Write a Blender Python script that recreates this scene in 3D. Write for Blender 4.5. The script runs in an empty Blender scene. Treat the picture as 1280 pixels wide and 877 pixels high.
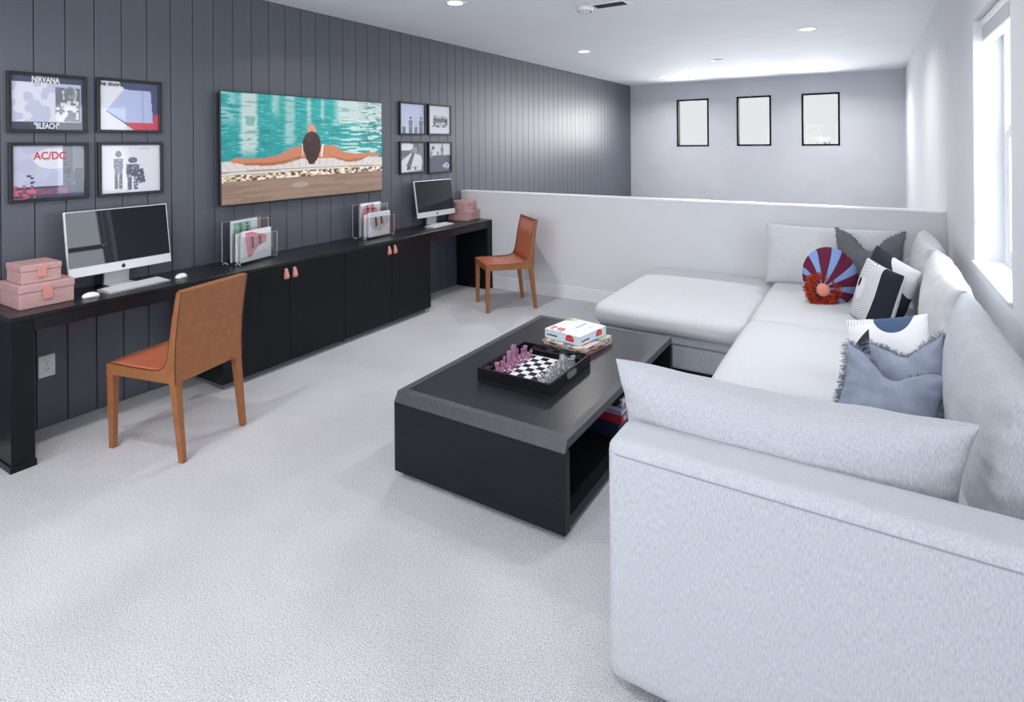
import bpy, bmesh, math, random
import numpy as np
from mathutils import Vector, Matrix, noise
random.seed(7); np.random.seed(7)
C = bpy.context.scene.collection
SC = bpy.context.scene
PI = math.pi
R = math.radians

# ------------------------------------------------------------------ camera
YAW, ROLL = R(31.794), R(-0.4509)
right = Vector((math.cos(YAW), math.sin(YAW), 0)); up = Vector((0, 0, 1)); fwd = Vector((-math.sin(YAW), math.cos(YAW), 0))
r2 = right*math.cos(ROLL) + up*math.sin(ROLL)
u2 = up*math.cos(ROLL) - right*math.sin(ROLL)
cam_data = bpy.data.cameras.new('camera'); cam = bpy.data.objects.new('camera', cam_data); C.objects.link(cam)
M = Matrix((r2, u2, -fwd)).transposed().to_4x4(); M.translation = Vector((4.0018, 0, 1.5926))
cam.matrix_world = M
cam_data.sensor_width = 36; cam_data.sensor_fit = 'HORIZONTAL'
cam_data.lens = 719.1/1280*36
cam_data.shift_y = -(438.5-180.51)/1280
cam_data.clip_start = .05
SC.camera = cam

# ------------------------------------------------------------------ world, light, exposure
world = bpy.data.worlds.new('world'); SC.world = world; world.use_nodes = True
bgn = world.node_tree.nodes['Background']
bgn.inputs[0].default_value = (.96, .98, 1, 1); bgn.inputs[1].default_value = .84
SC.view_settings.view_transform = 'Standard'; SC.view_settings.look = 'None'
SC.view_settings.exposure = 0.0; SC.view_settings.gamma = 1.0; SC.view_settings.use_curve_mapping = False
SC.cycles.max_bounces = 8; SC.cycles.diffuse_bounces = 5; SC.cycles.glossy_bounces = 4
SC.cycles.transmission_bounces = 6; SC.cycles.transparent_max_bounces = 12
SC.cycles.caustics_reflective = False; SC.cycles.caustics_refractive = False
SC.cycles.sample_clamp_indirect = 6

def area_light(name, loc, direction, sx, sy, power, color=(1, 1, 1), shape='RECTANGLE', spread=180):
    d = bpy.data.lights.new(name, 'AREA'); d.shape = shape; d.size = sx; d.size_y = sy
    d.energy = power; d.color = color; d.spread = R(spread)
    o = bpy.data.objects.new(name, d); C.objects.link(o); o.location = loc
    o.rotation_euler = Vector(direction).to_track_quat('-Z', 'Y').to_euler()
    return o
W, YH, YF, CEIL, YB = 4.49, 5.335, 10.92, 2.733, -3.01
# daylight through the side window; plus unseen fill added before the windowless wall behind the camera
area_light('side_window_daylight', (4.78, 3.515, 1.62), (-1, 0, -.12), 1.0, 1.35, 25, (.86, .92, 1))
area_light('rear_fill', (1.5, YB+.02, 1.55), (0, 1, -.05), 2.0, 1.5, 70, (1, .985, .97))
area_light('rear_fill', (3.5, YB+.02, 1.55), (0, 1, -.05), 1.2, 1.5, 33, (1, .985, .97))
# added fill aimed up from behind the camera to brighten the ceiling
area_light('ceiling_fill', (2.6, -1.2, 1.7), (0, .25, 1), .5, .5, 48, (1, .975, .94))
for wx in (1.207, 2.275, 3.319): area_light('far_window_daylight', (wx, YF+.30, 1.97), (0, -1, -.22), .6, .9, 44, (1, .99, .98), 'RECTANGLE', 165)
LAMPS = [(1.196, 3.68, 16), (1.032, 6.49, 22), (.987, 9.8, 26), (3.484, 6.49, 19), (3.463, 9.78, 26),
         (3.47, 3.30, 13), (1.2, .9, 14), (3.47, .3, 14), (2.3, -1.6, 14)]  # last four are unseen, added to light the near room

# ------------------------------------------------------------------ helpers
def lin(r, g=None, b=None):
    if g is None: r, g, b = r
    f = lambda c: (c/255)/12.92 if c/255 <= .04045 else (((c/255)+.055)/1.055)**2.4
    return (f(r), f(g), f(b))

def principled(name, col, rough=.5, metal=0., spec=.5, coat=0., sheen=0., alpha=1.):
    m = bpy.data.materials.new(name); m.use_nodes = True
    b = m.node_tree.nodes['Principled BSDF']
    b.inputs['Base Color'].default_value = (*col, 1); b.inputs['Roughness'].default_value = rough
    b.inputs['Metallic'].default_value = metal; b.inputs['Specular IOR Level'].default_value = spec
    b.inputs['Coat Weight'].default_value = coat; b.inputs['Coat Roughness'].default_value = .03
    b.inputs['Sheen Weight'].default_value = sheen
    return m

def nodes(m): return m.node_tree.nodes, m.node_tree.links, m.node_tree.nodes['Principled BSDF']

def noisy(name, c1, c2, scale=(10, 10, 10), rough=.5, bump=0., bscale=None, detail=3, dist=.002, spec=.5, lo=.35, hi=.65, sheen=0., coat=0., metal=0.):
    """two tones mixed by stretched noise, with a relief of the same grain"""
    m = principled(name, c1, rough, metal, spec, coat, sheen); n, l, b = nodes(m)
    tc = n.new('ShaderNodeTexCoord'); mp = n.new('ShaderNodeMapping'); mp.inputs['Scale'].default_value = scale
    nz = n.new('ShaderNodeTexNoise'); nz.inputs['Scale'].default_value = 1; nz.inputs['Detail'].default_value = detail
    mr = n.new('ShaderNodeMapRange'); mr.inputs[1].default_value = lo; mr.inputs[2].default_value = hi
    mx = n.new('ShaderNodeMix'); mx.data_type = 'RGBA'
    mx.inputs[6].default_value = (*c1, 1); mx.inputs[7].default_value = (*c2, 1)
    l.new(tc.outputs['Object'], mp.inputs[0]); l.new(mp.outputs[0], nz.inputs['Vector'])
    l.new(nz.outputs[0], mr.inputs[0]); l.new(mr.outputs[0], mx.inputs[0]); l.new(mx.outputs[2], b.inputs['Base Color'])
    if bump:
        bp = n.new('ShaderNodeBump'); bp.inputs['Strength'].default_value = bump; bp.inputs['Distance'].default_value = dist
        src = nz
        if bscale:
            mp2 = n.new('ShaderNodeMapping'); mp2.inputs['Scale'].default_value = bscale
            src = n.new('ShaderNodeTexNoise'); src.inputs['Scale'].default_value = 1; src.inputs['Detail'].default_value = 2
            l.new(tc.outputs['Object'], mp2.inputs[0]); l.new(mp2.outputs[0], src.inputs['Vector'])
        l.new(src.outputs[0], bp.inputs['Height']); l.new(bp.outputs[0], b.inputs['Normal'])
    return m

def emit_mat(name, col, strength):
    m = bpy.data.materials.new(name); m.use_nodes = True; n = m.node_tree.nodes; n.clear()
    e = n.new('ShaderNodeEmission'); e.inputs[0].default_value = (*col, 1); e.inputs[1].default_value = strength
    o = n.new('ShaderNodeOutputMaterial'); m.node_tree.links.new(e.outputs[0], o.inputs[0]); return m

def pane_mat(name, tint, refl=.5, rough=.02):
    """thin clear sheet: straight-through view plus a fresnel reflection"""
    m = bpy.data.materials.new(name); m.use_nodes = True; n = m.node_tree.nodes; l = m.node_tree.links; n.clear()
    t = n.new('ShaderNodeBsdfTransparent'); t.inputs[0].default_value = (*tint, 1)
    g = n.new('ShaderNodeBsdfGlossy'); g.inputs['Roughness'].default_value = rough
    f = n.new('ShaderNodeFresnel'); f.inputs[0].default_value = 1.45
    k = n.new('ShaderNodeMath'); k.operation = 'MULTIPLY'; k.inputs[1].default_value = refl
    mx = n.new('ShaderNodeMixShader'); o = n.new('ShaderNodeOutputMaterial')
    l.new(f.outputs[0], k.inputs[0]); l.new(k.outputs[0], mx.inputs[0]); l.new(t.outputs[0], mx.inputs[1]); l.new(g.outputs[0], mx.inputs[2]); l.new(mx.outputs[0], o.inputs[0])
    return m

def print_mat(name, rough=.4, coat=0., emit=0.):
    """flat print: colours come from the mesh's own colour attribute"""
    m = principled(name, (1, 1, 1), rough, coat=coat); n, l, b = nodes(m)
    a = n.new('ShaderNodeAttribute'); a.attribute_name = 'print'
    l.new(a.outputs['Color'], b.inputs['Base Color'])
    if emit:
        l.new(a.outputs['Color'], b.inputs['Emission Color']); b.inputs['Emission Strength'].default_value = emit
    return m

def obj_bm(name, bm, m, parent=None, smooth=False, loc=None, rot=None):
    me = bpy.data.meshes.new(name); bmesh.ops.recalc_face_normals(bm, faces=bm.faces); bm.to_mesh(me); bm.free()
    return obj_me(name, me, m, parent, smooth, loc, rot)

def obj_me(name, me, m, parent=None, smooth=False, loc=None, rot=None):
    if m is not None and not me.materials: me.materials.append(m)
    if smooth: me.polygons.foreach_set('use_smooth', [True]*len(me.polygons))
    o = bpy.data.objects.new(name, me); C.objects.link(o)
    if parent: o.parent = parent
    if loc: o.location = loc
    if rot: o.rotation_euler = rot
    return o

def add_box(bm, x0, x1, y0, y1, z0, z1, bev=0., seg=1):
    r = bmesh.ops.create_cube(bm, size=1); vs = r['verts']
    for v in vs: v.co = Vector(((x0+x1)/2+v.co.x*(x1-x0), (y0+y1)/2+v.co.y*(y1-y0), (z0+z1)/2+v.co.z*(z1-z0)))
    if bev:
        es = list({e for v in vs for e in v.link_edges})
        bmesh.ops.bevel(bm, geom=es, offset=bev, segments=seg, affect='EDGES', profile=.5)

def box(name, x0, x1, y0, y1, z0, z1, m, parent=None, bev=0., seg=1, loc=None, rot=None):
    bm = bmesh.new(); add_box(bm, x0, x1, y0, y1, z0, z1, bev, seg)
    return obj_bm(name, bm, m, parent, False, loc, rot)

def add_prism(bm, pts, axis, a, b):
    """pts: 2D outline; extruded along axis ('x','y','z') from a to b"""
    def P(p, t): return {'x': (t, p[0], p[1]), 'y': (p[0], t, p[1]), 'z': (p[0], p[1], t)}[axis]
    A = [bm.verts.new(P(p, a)) for p in pts]; B = [bm.verts.new(P(p, b)) for p in pts]
    n = len(pts); fa = bm.faces.new(A); fb = bm.faces.new(B[::-1])
    for i in range(n): bm.faces.new((A[i], A[(i+1) % n], B[(i+1) % n], B[i]))

def add_tube(bm, pts, r, seg=6, r1=None, closed=False):
    pts = [Vector(p) for p in pts]; rings = []; n = len(pts); prev = None
    for i, p in enumerate(pts):
        if closed: t = pts[(i+1) % n]-pts[i-1]
        else: t = pts[min(i+1, n-1)]-pts[max(i-1, 0)]
        t.normalize()
        if prev is None:
            a = Vector((0, 0, 1)) if abs(t.z) < .9 else Vector((1, 0, 0)); s = t.cross(a).normalized()
        else: s = (prev-t*prev.dot(t)).normalized()
        prev = s; q = t.cross(s); rr = r if r1 is None else r+(r1-r)*i/max(1, n-1)
        rings.append([bm.verts.new(p+s*rr*math.cos(2*PI*k/seg)+q*rr*math.sin(2*PI*k/seg)) for k in range(seg)])
    m = n if closed else n-1
    for i in range(m):
        A, B = rings[i], rings[(i+1) % n]
        for k in range(seg): bm.faces.new((A[k], A[(k+1) % seg], B[(k+1) % seg], B[k]))
    if not closed: bm.faces.new(rings[0][::-1]); bm.faces.new(rings[-1])

def add_lathe(bm, prof, seg=16, c=(0, 0, 0)):
    rings = []
    for r, z in prof:
        rings.append([bm.verts.new((c[0]+max(r, 1e-5)*math.cos(2*PI*k/seg), c[1]+max(r, 1e-5)*math.sin(2*PI*k/seg), c[2]+z)) for k in range(seg)])
    for A, B in zip(rings, rings[1:]):
        for k in range(seg): bm.faces.new((A[k], A[(k+1) % seg], B[(k+1) % seg], B[k]))
    bm.faces.new(rings[0][::-1]); bm.faces.new(rings[-1])

def tag(o, label, cat=None, group=None, kind=None):
    if label: o['label'] = label
    if cat: o['category'] = cat
    if group: o['group'] = group
    if kind: o['kind'] = kind
    return o
def thing(name, label, cat, loc=(0, 0, 0), rz=0, group=None):
    o = bpy.data.objects.new(name, None); C.objects.link(o); o.empty_display_size = .1
    o.location = loc; o.rotation_euler = (0, 0, rz); return tag(o, label, cat, group)
def struct(o): o['kind'] = 'structure'; return o
def copy_tree(o, parent=None):
    c = o.copy(); C.objects.link(c); c.parent = parent
    for ch in list(o.children):
        copy_tree(ch, c)
    return c

def sheet(name, w, h, nx, ny, fn, m, parent=None, loc=None, rot=None):
    """flat printed sheet in local x (width) and z (height), facing -y; fn(u, v) gives sRGB, v from the top"""
    me = bpy.data.meshes.new(name)
    xs = np.linspace(-w/2, w/2, nx+1); zs = np.linspace(h/2, -h/2, ny+1)
    X, Z = np.meshgrid(xs, zs); V = np.stack([X, np.zeros_like(X), Z], -1).reshape(-1, 3)
    I = (np.arange(ny)[:, None]*(nx+1)+np.arange(nx)[None]).reshape(-1)
    F = np.stack([I, I+nx+1, I+nx+2, I+1], -1)
    me.from_pydata(V.tolist(), [], F.tolist())
    U, Vv = np.meshgrid((np.arange(nx)+.5)/nx, (np.arange(ny)+.5)/ny)
    col = np.clip(fn(U, Vv), 0, 255)/255.
    L = np.where(col <= .04045, col/12.92, ((col+.055)/1.055)**2.4).reshape(-1, 3)
    rgba = np.concatenate([np.repeat(L, 4, 0), np.ones((len(L)*4, 1))], 1).astype('f')
    at = me.color_attributes.new('print', 'FLOAT_COLOR', 'CORNER'); at.data.foreach_set('color', rgba.ravel())
    return obj_me(name, me, m, parent, False, loc, rot)

# numpy painters
def vnoise(U, V, fu, fv, seed=0):
    rs = np.random.RandomState(seed); G = rs.rand(64, 64)
    x = U*fu; y = V*fv; xi = np.floor(x).astype(int); yi = np.floor(y).astype(int); fx = x-xi; fy = y-yi
    fx = fx*fx*(3-2*fx); fy = fy*fy*(3-2*fy); g = lambda a, b: G[a % 64, b % 64]
    return (g(xi, yi)*(1-fx)+g(xi+1, yi)*fx)*(1-fy)+(g(xi, yi+1)*(1-fx)+g(xi+1, yi+1)*fx)*fy
def base(U, c): return np.ones(U.shape+(3,))*np.array(c, float)
def over(img, mask, c):
    mask = np.clip(mask, 0, 1)[..., None]; return img*(1-mask)+np.array(c, float)*mask
def poly(U, V, pts):
    ins = np.zeros(U.shape, bool); n = len(pts)
    for i in range(n):
        x0, y0 = pts[i]; x1, y1 = pts[(i+1) % n]
        if y0 == y1: continue
        c = ((y0 > V) != (y1 > V)) & (U < (x1-x0)*(V-y0)/(y1-y0)+x0); ins ^= c
    return ins.astype(float)
def ell(U, V, cx, cy, rx, ry): return (((U-cx)/rx)**2+((V-cy)/ry)**2 < 1).astype(float)
def rect(U, V, a, b, c, d): return ((U > a) & (U < b) & (V > c) & (V < d)).astype(float)

def text(body, size, m, parent, loc, rot, name='lettering', sx=1., extrude=.0004, font_bold=0., align='CENTER', space=1.):
    cu = bpy.data.curves.new(name, 'FONT'); cu.body = body; cu.size = size; cu.align_x = align; cu.align_y = 'CENTER'
    cu.extrude = extrude; cu.offset = font_bold; cu.resolution_u = 3; cu.space_character = space
    t = bpy.data.objects.new('tmp', cu); C.objects.link(t)
    dg = bpy.context.evaluated_depsgraph_get(); dg.update()
    me = bpy.data.meshes.new_from_object(t.evaluated_get(dg)); bpy.data.objects.remove(t)
    me.name = name; me.materials.clear(); me.transform(Matrix.Diagonal((sx, 1, 1, 1)))
    return obj_me(name, me, m, parent, False, loc, rot)

def soft_box(name, w, d, h, r, m, parent=None, puff=(0, 0, 0), n=20, wr=.004, wf=4., seed=0, loc=None, rot=None, base_flat=False):
    """upholstered block: rounded edges, puffed faces, faint wrinkles; origin at the base centre"""
    bm = bmesh.new(); bmesh.ops.create_cube(bm, size=2)
    bmesh.ops.subdivide_edges(bm, edges=bm.edges[:], cuts=n, use_grid_fill=True)
    H = (w/2, d/2, h/2)
    for v in bm.verts:
        p = [math.sin(c*PI/2) if abs(c) < 1 else c for c in v.co]
        p = [p[k]*H[k] for k in range(3)]
        q = [max(-(H[k]-r), min(H[k]-r, p[k])) for k in range(3)]
        dv = Vector([p[k]-q[k] for k in range(3)])
        if dv.length > 0: dv = dv.normalized()*r
        p = [q[k]+dv[k] for k in range(3)]
        o = list(p)
        for k in range(3):
            f = puff[k]
            if not f or (k == 2 and base_flat and p[2] < 0): continue
            a, b = [j for j in range(3) if j != k]
            o[k] += f*math.copysign(abs(p[k]/H[k])**2, p[k])*max(0, 1-(p[a]/H[a])**4)*max(0, 1-(p[b]/H[b])**4)
        v.co = Vector(o)
    bm.normal_update()
    off = Vector((seed*7.1, seed*3.3, seed))
    for v in bm.verts:
        k = noise.noise(v.co*wf+off)+.5*noise.noise(v.co*wf*2.7+off)
        v.co += v.normal*wr*k
        v.co.z += h/2
    return obj_bm(name, bm, m, parent, True, loc, rot)

def pillow_me(name, w, h, t, n=34, pin=.07, chop=0., ear=0., seed=0, wr=.004, wf=6., power=.42, paint=None, round_=0., sag=0.):
    """knife-edge pillow in local x (width), z (height), thickness in y; base at z=0; front faces -y"""
    us = np.sin(np.linspace(-1, 1, n+1)*PI/2)
    vid = {}; V = []; F = []; cols = []
    off = Vector((seed*5.7, seed*2.1, seed*1.3))
    def outline(u, v):
        x = u*(1-pin*(1-v*v)); z = v*(1-pin*(1-u*u))
        if round_:
            s = math.sqrt(max(1e-9, u*u+v*v)); mx = max(abs(u), abs(v)); k = 1-round_+round_*mx/s if s > 0 else 1; x *= k; z *= k
        top = max(0, v)
        z -= chop*top**2*math.exp(-(u/.38)**2); x *= 1+ear*top**2*.5; z += ear*top**3*abs(u)**3
        z -= sag*(1-v*v)*0
        return x*w/2, z*h/2
    for s in (-1, 1):
        for j in range(n+1):
            for i in range(n+1):
                u, v = us[i], us[j]; edge = i in (0, n) or j in (0, n)
                if edge and s == 1: vid[(1, i, j)] = vid[(-1, i, j)]; continue
                x, z = outline(u, v)
                th = t/2*(max(0, (1-u*u)*(1-v*v)))**power*(1-.25*chop*max(0, v)**2*math.exp(-(u/.3)**2)*3)
                p = Vector((x, 0, z)); k = noise.noise(p*wf+off)+.6*noise.noise(p*wf*2.6+off*2)
                if not edge: th += wr*k*s*1.0
                # seam tension folds near the rim
                rim = min(1-abs(u), 1-abs(v)); a = math.atan2(v, u)
                th += .5*wr*math.sin(a*22+seed)*math.exp(-rim*6)*(0 if edge else 1)
                vid[(s, i, j)] = len(V); V.append((x, s*max(th, 0), z+h/2))
    for s in (-1, 1):
        for j in range(n):
            for i in range(n):
                f = [vid[(s, i, j)], vid[(s, i+1, j)], vid[(s, i+1, j+1)], vid[(s, i, j+1)]]
                if s == 1: f = f[::-1]
                F.append(f)
                if paint: cols.append(paint((us[i]+us[i+1])/2, (us[j]+us[j+1])/2, s))
    me = bpy.data.meshes.new(name); me.from_pydata(V, [], F)
    if paint:
        L = np.array([lin(*c) for c in cols]); rgba = np.concatenate([np.repeat(L, 4, 0), np.ones((len(L)*4, 1))], 1).astype('f')
        at = me.color_attributes.new('print', 'FLOAT_COLOR', 'CORNER'); at.data.foreach_set('color', rgba.ravel())
    me['o'] = 0
    return me, outline

def fringe(parent, outline, w, h, m, length=.035, count=170, seed=1, sides='all', rad=.0016):
    rnd = random.Random(seed); bm = bmesh.new()
    for i in range(count):
        t = rnd.uniform(-1, 1); sd = rnd.choice('lrtb' if sides == 'all' else sides)
        u, v = {'l': (-1, t), 'r': (1, t), 't': (t, 1), 'b': (t, -1)}[sd]
        x, z = outline(u, v); dx, dz = {'l': (-1, 0), 'r': (1, 0), 't': (0, 1), 'b': (0, -1)}[sd]
        c = Vector((dx, rnd.uniform(-.7, .7), dz))+Vector((rnd.uniform(-.5, .5), 0, rnd.uniform(-.6, .3)))*.7
        c.normalize(); L = length*rnd.uniform(.5, 1.25)
        p0 = Vector((x, 0, z+h/2))-Vector((dx, 0, dz))*.006; p1 = p0+c*L*.5; p2 = p1+(c+Vector((rnd.uniform(-.8, .8), rnd.uniform(-.8, .8), rnd.uniform(-1.0, .2)))).normalized()*L*.5
        add_tube(bm, [p0, p1, p2], rad, 4, rad*.7)
    o = obj_bm('fringe', bm, m, parent); o['kind'] = 'stuff'; return o

# ------------------------------------------------------------------ materials
m_wall = noisy('wall_paint', lin(219, 221, 226), lin(216, 218, 223), (3, 3, 3), .8, .04, (160, 160, 160), dist=.001, spec=.12)
m_ceil = noisy('ceiling_paint', lin(232, 235, 240), lin(229, 232, 237), (3, 3, 3), .8, .05, (120, 120, 120), dist=.001)
m_trim = principled('trim_paint', lin(232, 234, 238), .35)
m_plank = noisy('plank_paint', lin(86, 90, 101), lin(81, 85, 96), (2, 8, 1.5), .41, .05, (90, 90, 25), dist=.0012, spec=.72)
m_gap = principled('gap_dark', lin(38, 40, 46), .8)
m_black = noisy('black_wood', lin(20, 22, 26), lin(27, 29, 34), (5, 60, 5), .3, .12, (8, 160, 8), dist=.0008, spec=.45)
m_blackv = noisy('black_wood_upright', lin(18, 20, 23), lin(24, 26, 30), (60, 60, 3), .34, .1, (120, 120, 6), dist=.0006, spec=.22)
m_table = noisy('table_wood', lin(26, 28, 34), lin(33, 35, 41), (12, 160, 12), .3, .25, (10, 220, 10), dist=.0012, spec=.5)
m_table_e = noisy('table_end_wood', lin(22, 24, 28), lin(29, 31, 36), (6, 30, 140), .42, .2, (6, 30, 220), dist=.001, spec=.22)
m_table_b = noisy('table_border_wood', lin(64, 65, 70), lin(75, 76, 80), (90, 25, 90), .42, .2, (120, 30, 120), dist=.001, spec=.5)
m_screen = principled('screen_glass', lin(22, 25, 32), .02, spec=.45)
m_alu = principled('silver_metal', lin(222, 224, 228), .35, .35)
m_white = principled('white_plastic', lin(240, 241, 243), .3)
m_dark = principled('dark_plastic', lin(24, 25, 28), .4)
m_leather = noisy('tan_leather', lin(154, 100, 62), lin(144, 92, 55), (30, 30, 30), .38, .12, (220, 220, 220), dist=.0006, spec=.5)
m_seat = noisy('lit_leather', lin(196, 114, 86), lin(186, 104, 76), (30, 30, 30), .33, .1, (220, 220, 220), dist=.0006, spec=.6)  # redder copy of the tan leather; glancing light on the seat put into colour
m_leather_e = principled('dark_leather_piping', lin(66, 38, 30), .5)
m_pinkbox = noisy('rose_faux_leather', lin(196, 160, 158), lin(182, 146, 146), (60, 60, 160), .5, .3, (150, 150, 300), dist=.0008)
m_pinktab = principled('rose_leather_tab', lin(206, 140, 130), .45)
m_fabric = noisy('heather_fabric', lin(196, 200, 207), lin(168, 174, 184), (330, 330, 62), .9, .35, (420, 420, 120), dist=.0015, spec=.2, lo=.33, hi=.72, sheen=.15)
m_fabric_s = noisy('smooth_fabric', lin(210, 212, 216), lin(197, 199, 205), (260, 260, 80), .9, .25, (420, 420, 140), dist=.001, spec=.2, sheen=.15)
m_seam = principled('seam_thread', lin(150, 154, 163), .9)
m_grey = noisy('grey_linen', lin(112, 114, 120), lin(86, 88, 95), (180, 180, 180), .9, .35, (300, 300, 300), dist=.001, spec=.2)
m_blue = noisy('blue_grey_linen', lin(150, 160, 178), lin(138, 147, 165), (14, 14, 9), .85, .3, (260, 260, 120), dist=.001, spec=.2)
m_bluefr = principled('slate_fringe', lin(138, 145, 162), .9)
m_greyfr = principled('charcoal_fringe', lin(92, 95, 102), .9)
m_print = print_mat('pillow_print', .9)
m_paper = print_mat('paper_print', .45)
m_glossy_print = print_mat('framed_print', .5, coat=.8)
m_tv = print_mat('television_picture', .35, emit=.28)
m_frame = principled('black_frame', lin(22, 24, 30), .35)
m_acryl = pane_mat('clear_acrylic', (.985, .99, .99), .35)
m_acryl_e = principled('acrylic_edge', lin(205, 215, 220), .15)
m_glass = pane_mat('window_glass', (.985, .99, .99), .12)
m_wframe = principled('black_window_frame', lin(16, 17, 20), .9, spec=.05)
m_steel = principled('brushed_steel', lin(190, 190, 190), .3, .9)
m_lamp = emit_mat('lamp_lens', (1, .98, .95), 7.)
m_text_w = principled('white_ink', lin(225, 228, 235), .5)
m_text_k = principled('black_ink', lin(28, 28, 32), .5)
m_text_r = principled('red_ink', lin(205, 60, 66), .5)
m_text_b = principled('blue_ink', lin(60, 90, 140), .5)

# carpet
m_carpet = principled('carpet', lin(196, 197, 202), .95, spec=.1, sheen=.2); n, l, b = nodes(m_carpet)
tc = n.new('ShaderNodeTexCoord')
nz = n.new('ShaderNodeTexNoise'); nz.inputs['Scale'].default_value = 190; nz.inputs['Detail'].default_value = 3; nz.inputs['Roughness'].default_value = .7
n2 = n.new('ShaderNodeTexNoise'); n2.inputs['Scale'].default_value = 1.6; n2.inputs['Detail'].default_value = 3
vo = n.new('ShaderNodeTexVoronoi'); vo.inputs['Scale'].default_value = 240
ra = n.new('ShaderNodeValToRGB'); ra.color_ramp.elements[0].position = .3; ra.color_ramp.elements[0].color = (*lin(150, 152, 160), 1)
ra.color_ramp.elements[1].position = .56; ra.color_ramp.elements[1].color = (*lin(216, 217, 222), 1)
r3 = n.new('ShaderNodeMapRange'); r3.inputs[1].default_value = .35; r3.inputs[2].default_value = .65; r3.inputs[3].default_value = .90; r3.inputs[4].default_value = 1.04
mu = n.new('ShaderNodeMix'); mu.data_type = 'RGBA'; mu.blend_type = 'MULTIPLY'; mu.inputs[0].default_value = 1
for q in (nz, n2, vo): l.new(tc.outputs['Object'], q.inputs['Vector'])
l.new(nz.outputs[0], ra.inputs[0]); l.new(ra.outputs[0], mu.inputs[6]); l.new(n2.outputs[0], r3.inputs[0]); l.new(r3.outputs[0], mu.inputs[7])
l.new(mu.outputs[2], b.inputs['Base Color'])
bp = n.new('ShaderNodeBump'); bp.inputs['Strength'].default_value = .8; bp.inputs['Distance'].default_value = .004
ad = n.new('ShaderNodeMath'); ad.operation = 'SUBTRACT'; l.new(nz.outputs[0], ad.inputs[0]); l.new(vo.outputs[0], ad.inputs[1])
l.new(ad.outputs[0], bp.inputs['Height']); l.new(bp.outputs[0], b.inputs['Normal'])

# ------------------------------------------------------------------ the room
struct(box('floor', -.2, W+.25, YB-.2, YF+.25, -.1, 0, m_carpet))
struct(box('ceiling', -.2, W+.25, YB-.2, YF+.25, CEIL, CEIL+.1, m_ceil))
wl = struct(box('wall_left', -.16, -.012, YB-.2, YF+.2, 0, CEIL, m_gap))
bm = bmesh.new(); add_box(bm, -.0115, 0, .0025, .1475, 0, CEIL, .0015)
bmesh.ops.recalc_face_normals(bm, faces=bm.faces); pl_me = bpy.data.meshes.new('plank'); bm.to_mesh(pl_me); bm.free()
k = 0
while YB+.15*k < YF-.01:
    o = obj_me('plank', pl_me, m_plank, wl, loc=(0, YB+.15*k, 0))
    if YB+.15*(k+1) > YF: o.scale.y = (YF-(YB+.15*k))/.15
    k += 1

def wall_with_holes(name, axis, pos0, pos1, a0, a1, holes, m):
    """holes: (a, b, z0, z1) along the wall"""
    bm = bmesh.new()
    def bx(p, q, z0, z1):
        if axis == 'x': add_box(bm, pos0, pos1, p, q, z0, z1)
        else: add_box(bm, p, q, pos0, pos1, z0, z1)
    cur = a0
    for (p, q, z0, z1) in sorted(holes):
        bx(cur, p, 0, CEIL); bx(p, q, 0, z0); bx(p, q, z1, CEIL); cur = q
    bx(cur, a1, 0, CEIL)
    return struct(obj_bm(name, bm, m))
FW = [(.912, 1.502, 1.53, 2.412), (1.99, 2.559, 1.535, 2.416), (3.035, 3.603, 1.532, 2.416)]
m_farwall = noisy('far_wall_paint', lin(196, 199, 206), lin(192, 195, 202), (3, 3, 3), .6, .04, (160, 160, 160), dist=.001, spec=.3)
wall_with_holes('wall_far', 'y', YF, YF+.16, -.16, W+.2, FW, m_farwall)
wall_with_holes('wall_right', 'x', W, W+.2, YB-.2, YF, [(3.03, 4.0, .93, 2.25)], m_wall)
wall_with_holes('wall_back', 'y', YB-.16, YB, 0, W, [], m_wall)
hw = struct(box('wall_half', 0, W, YH, YH+.125, 0, 1.05, m_wall))
struct(box('trim_1', .0, W-.002, YH-.004, YH+.13, 1.05, 1.068, m_trim, bev=.003)).name = 'trim_1'
struct(box('baseboard_half', .44, W, YH-.016, YH-.0005, 0, .135, m_trim, bev=.004))
struct(box('baseboard_right', W-.016, W-.0005, YB, YH-.02, 0, .135, m_trim, bev=.004))
struct(box('baseboard_far', 0, W-.02, YF-.016, YF-.0005, 0, .135, m_trim, bev=.004))

for i, (a, b_, z0, z1) in enumerate(FW):
    wn = bpy.data.objects.new('window_%d' % (i+1), None); C.objects.link(wn); wn.location = ((a+b_)/2, YF, z0); struct(wn)
    w2, hh = (b_-a)/2, z1-z0
    bm = bmesh.new(); t = .028
    for q in ((-w2+.001, -w2+t, .0, hh), (w2-t, w2-.001, .0, hh), (-w2+t, w2-t, .001, t), (-w2+t, w2-t, hh-t, hh-.001)):
        add_box(bm, q[0], q[1], -.008, .13, q[2], q[3])
    obj_bm('window_frame', bm, m_wframe, wn)
    box('window_pane', -w2+t, w2-t, .10, .106, t, hh-t, m_glass, wn)
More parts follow.
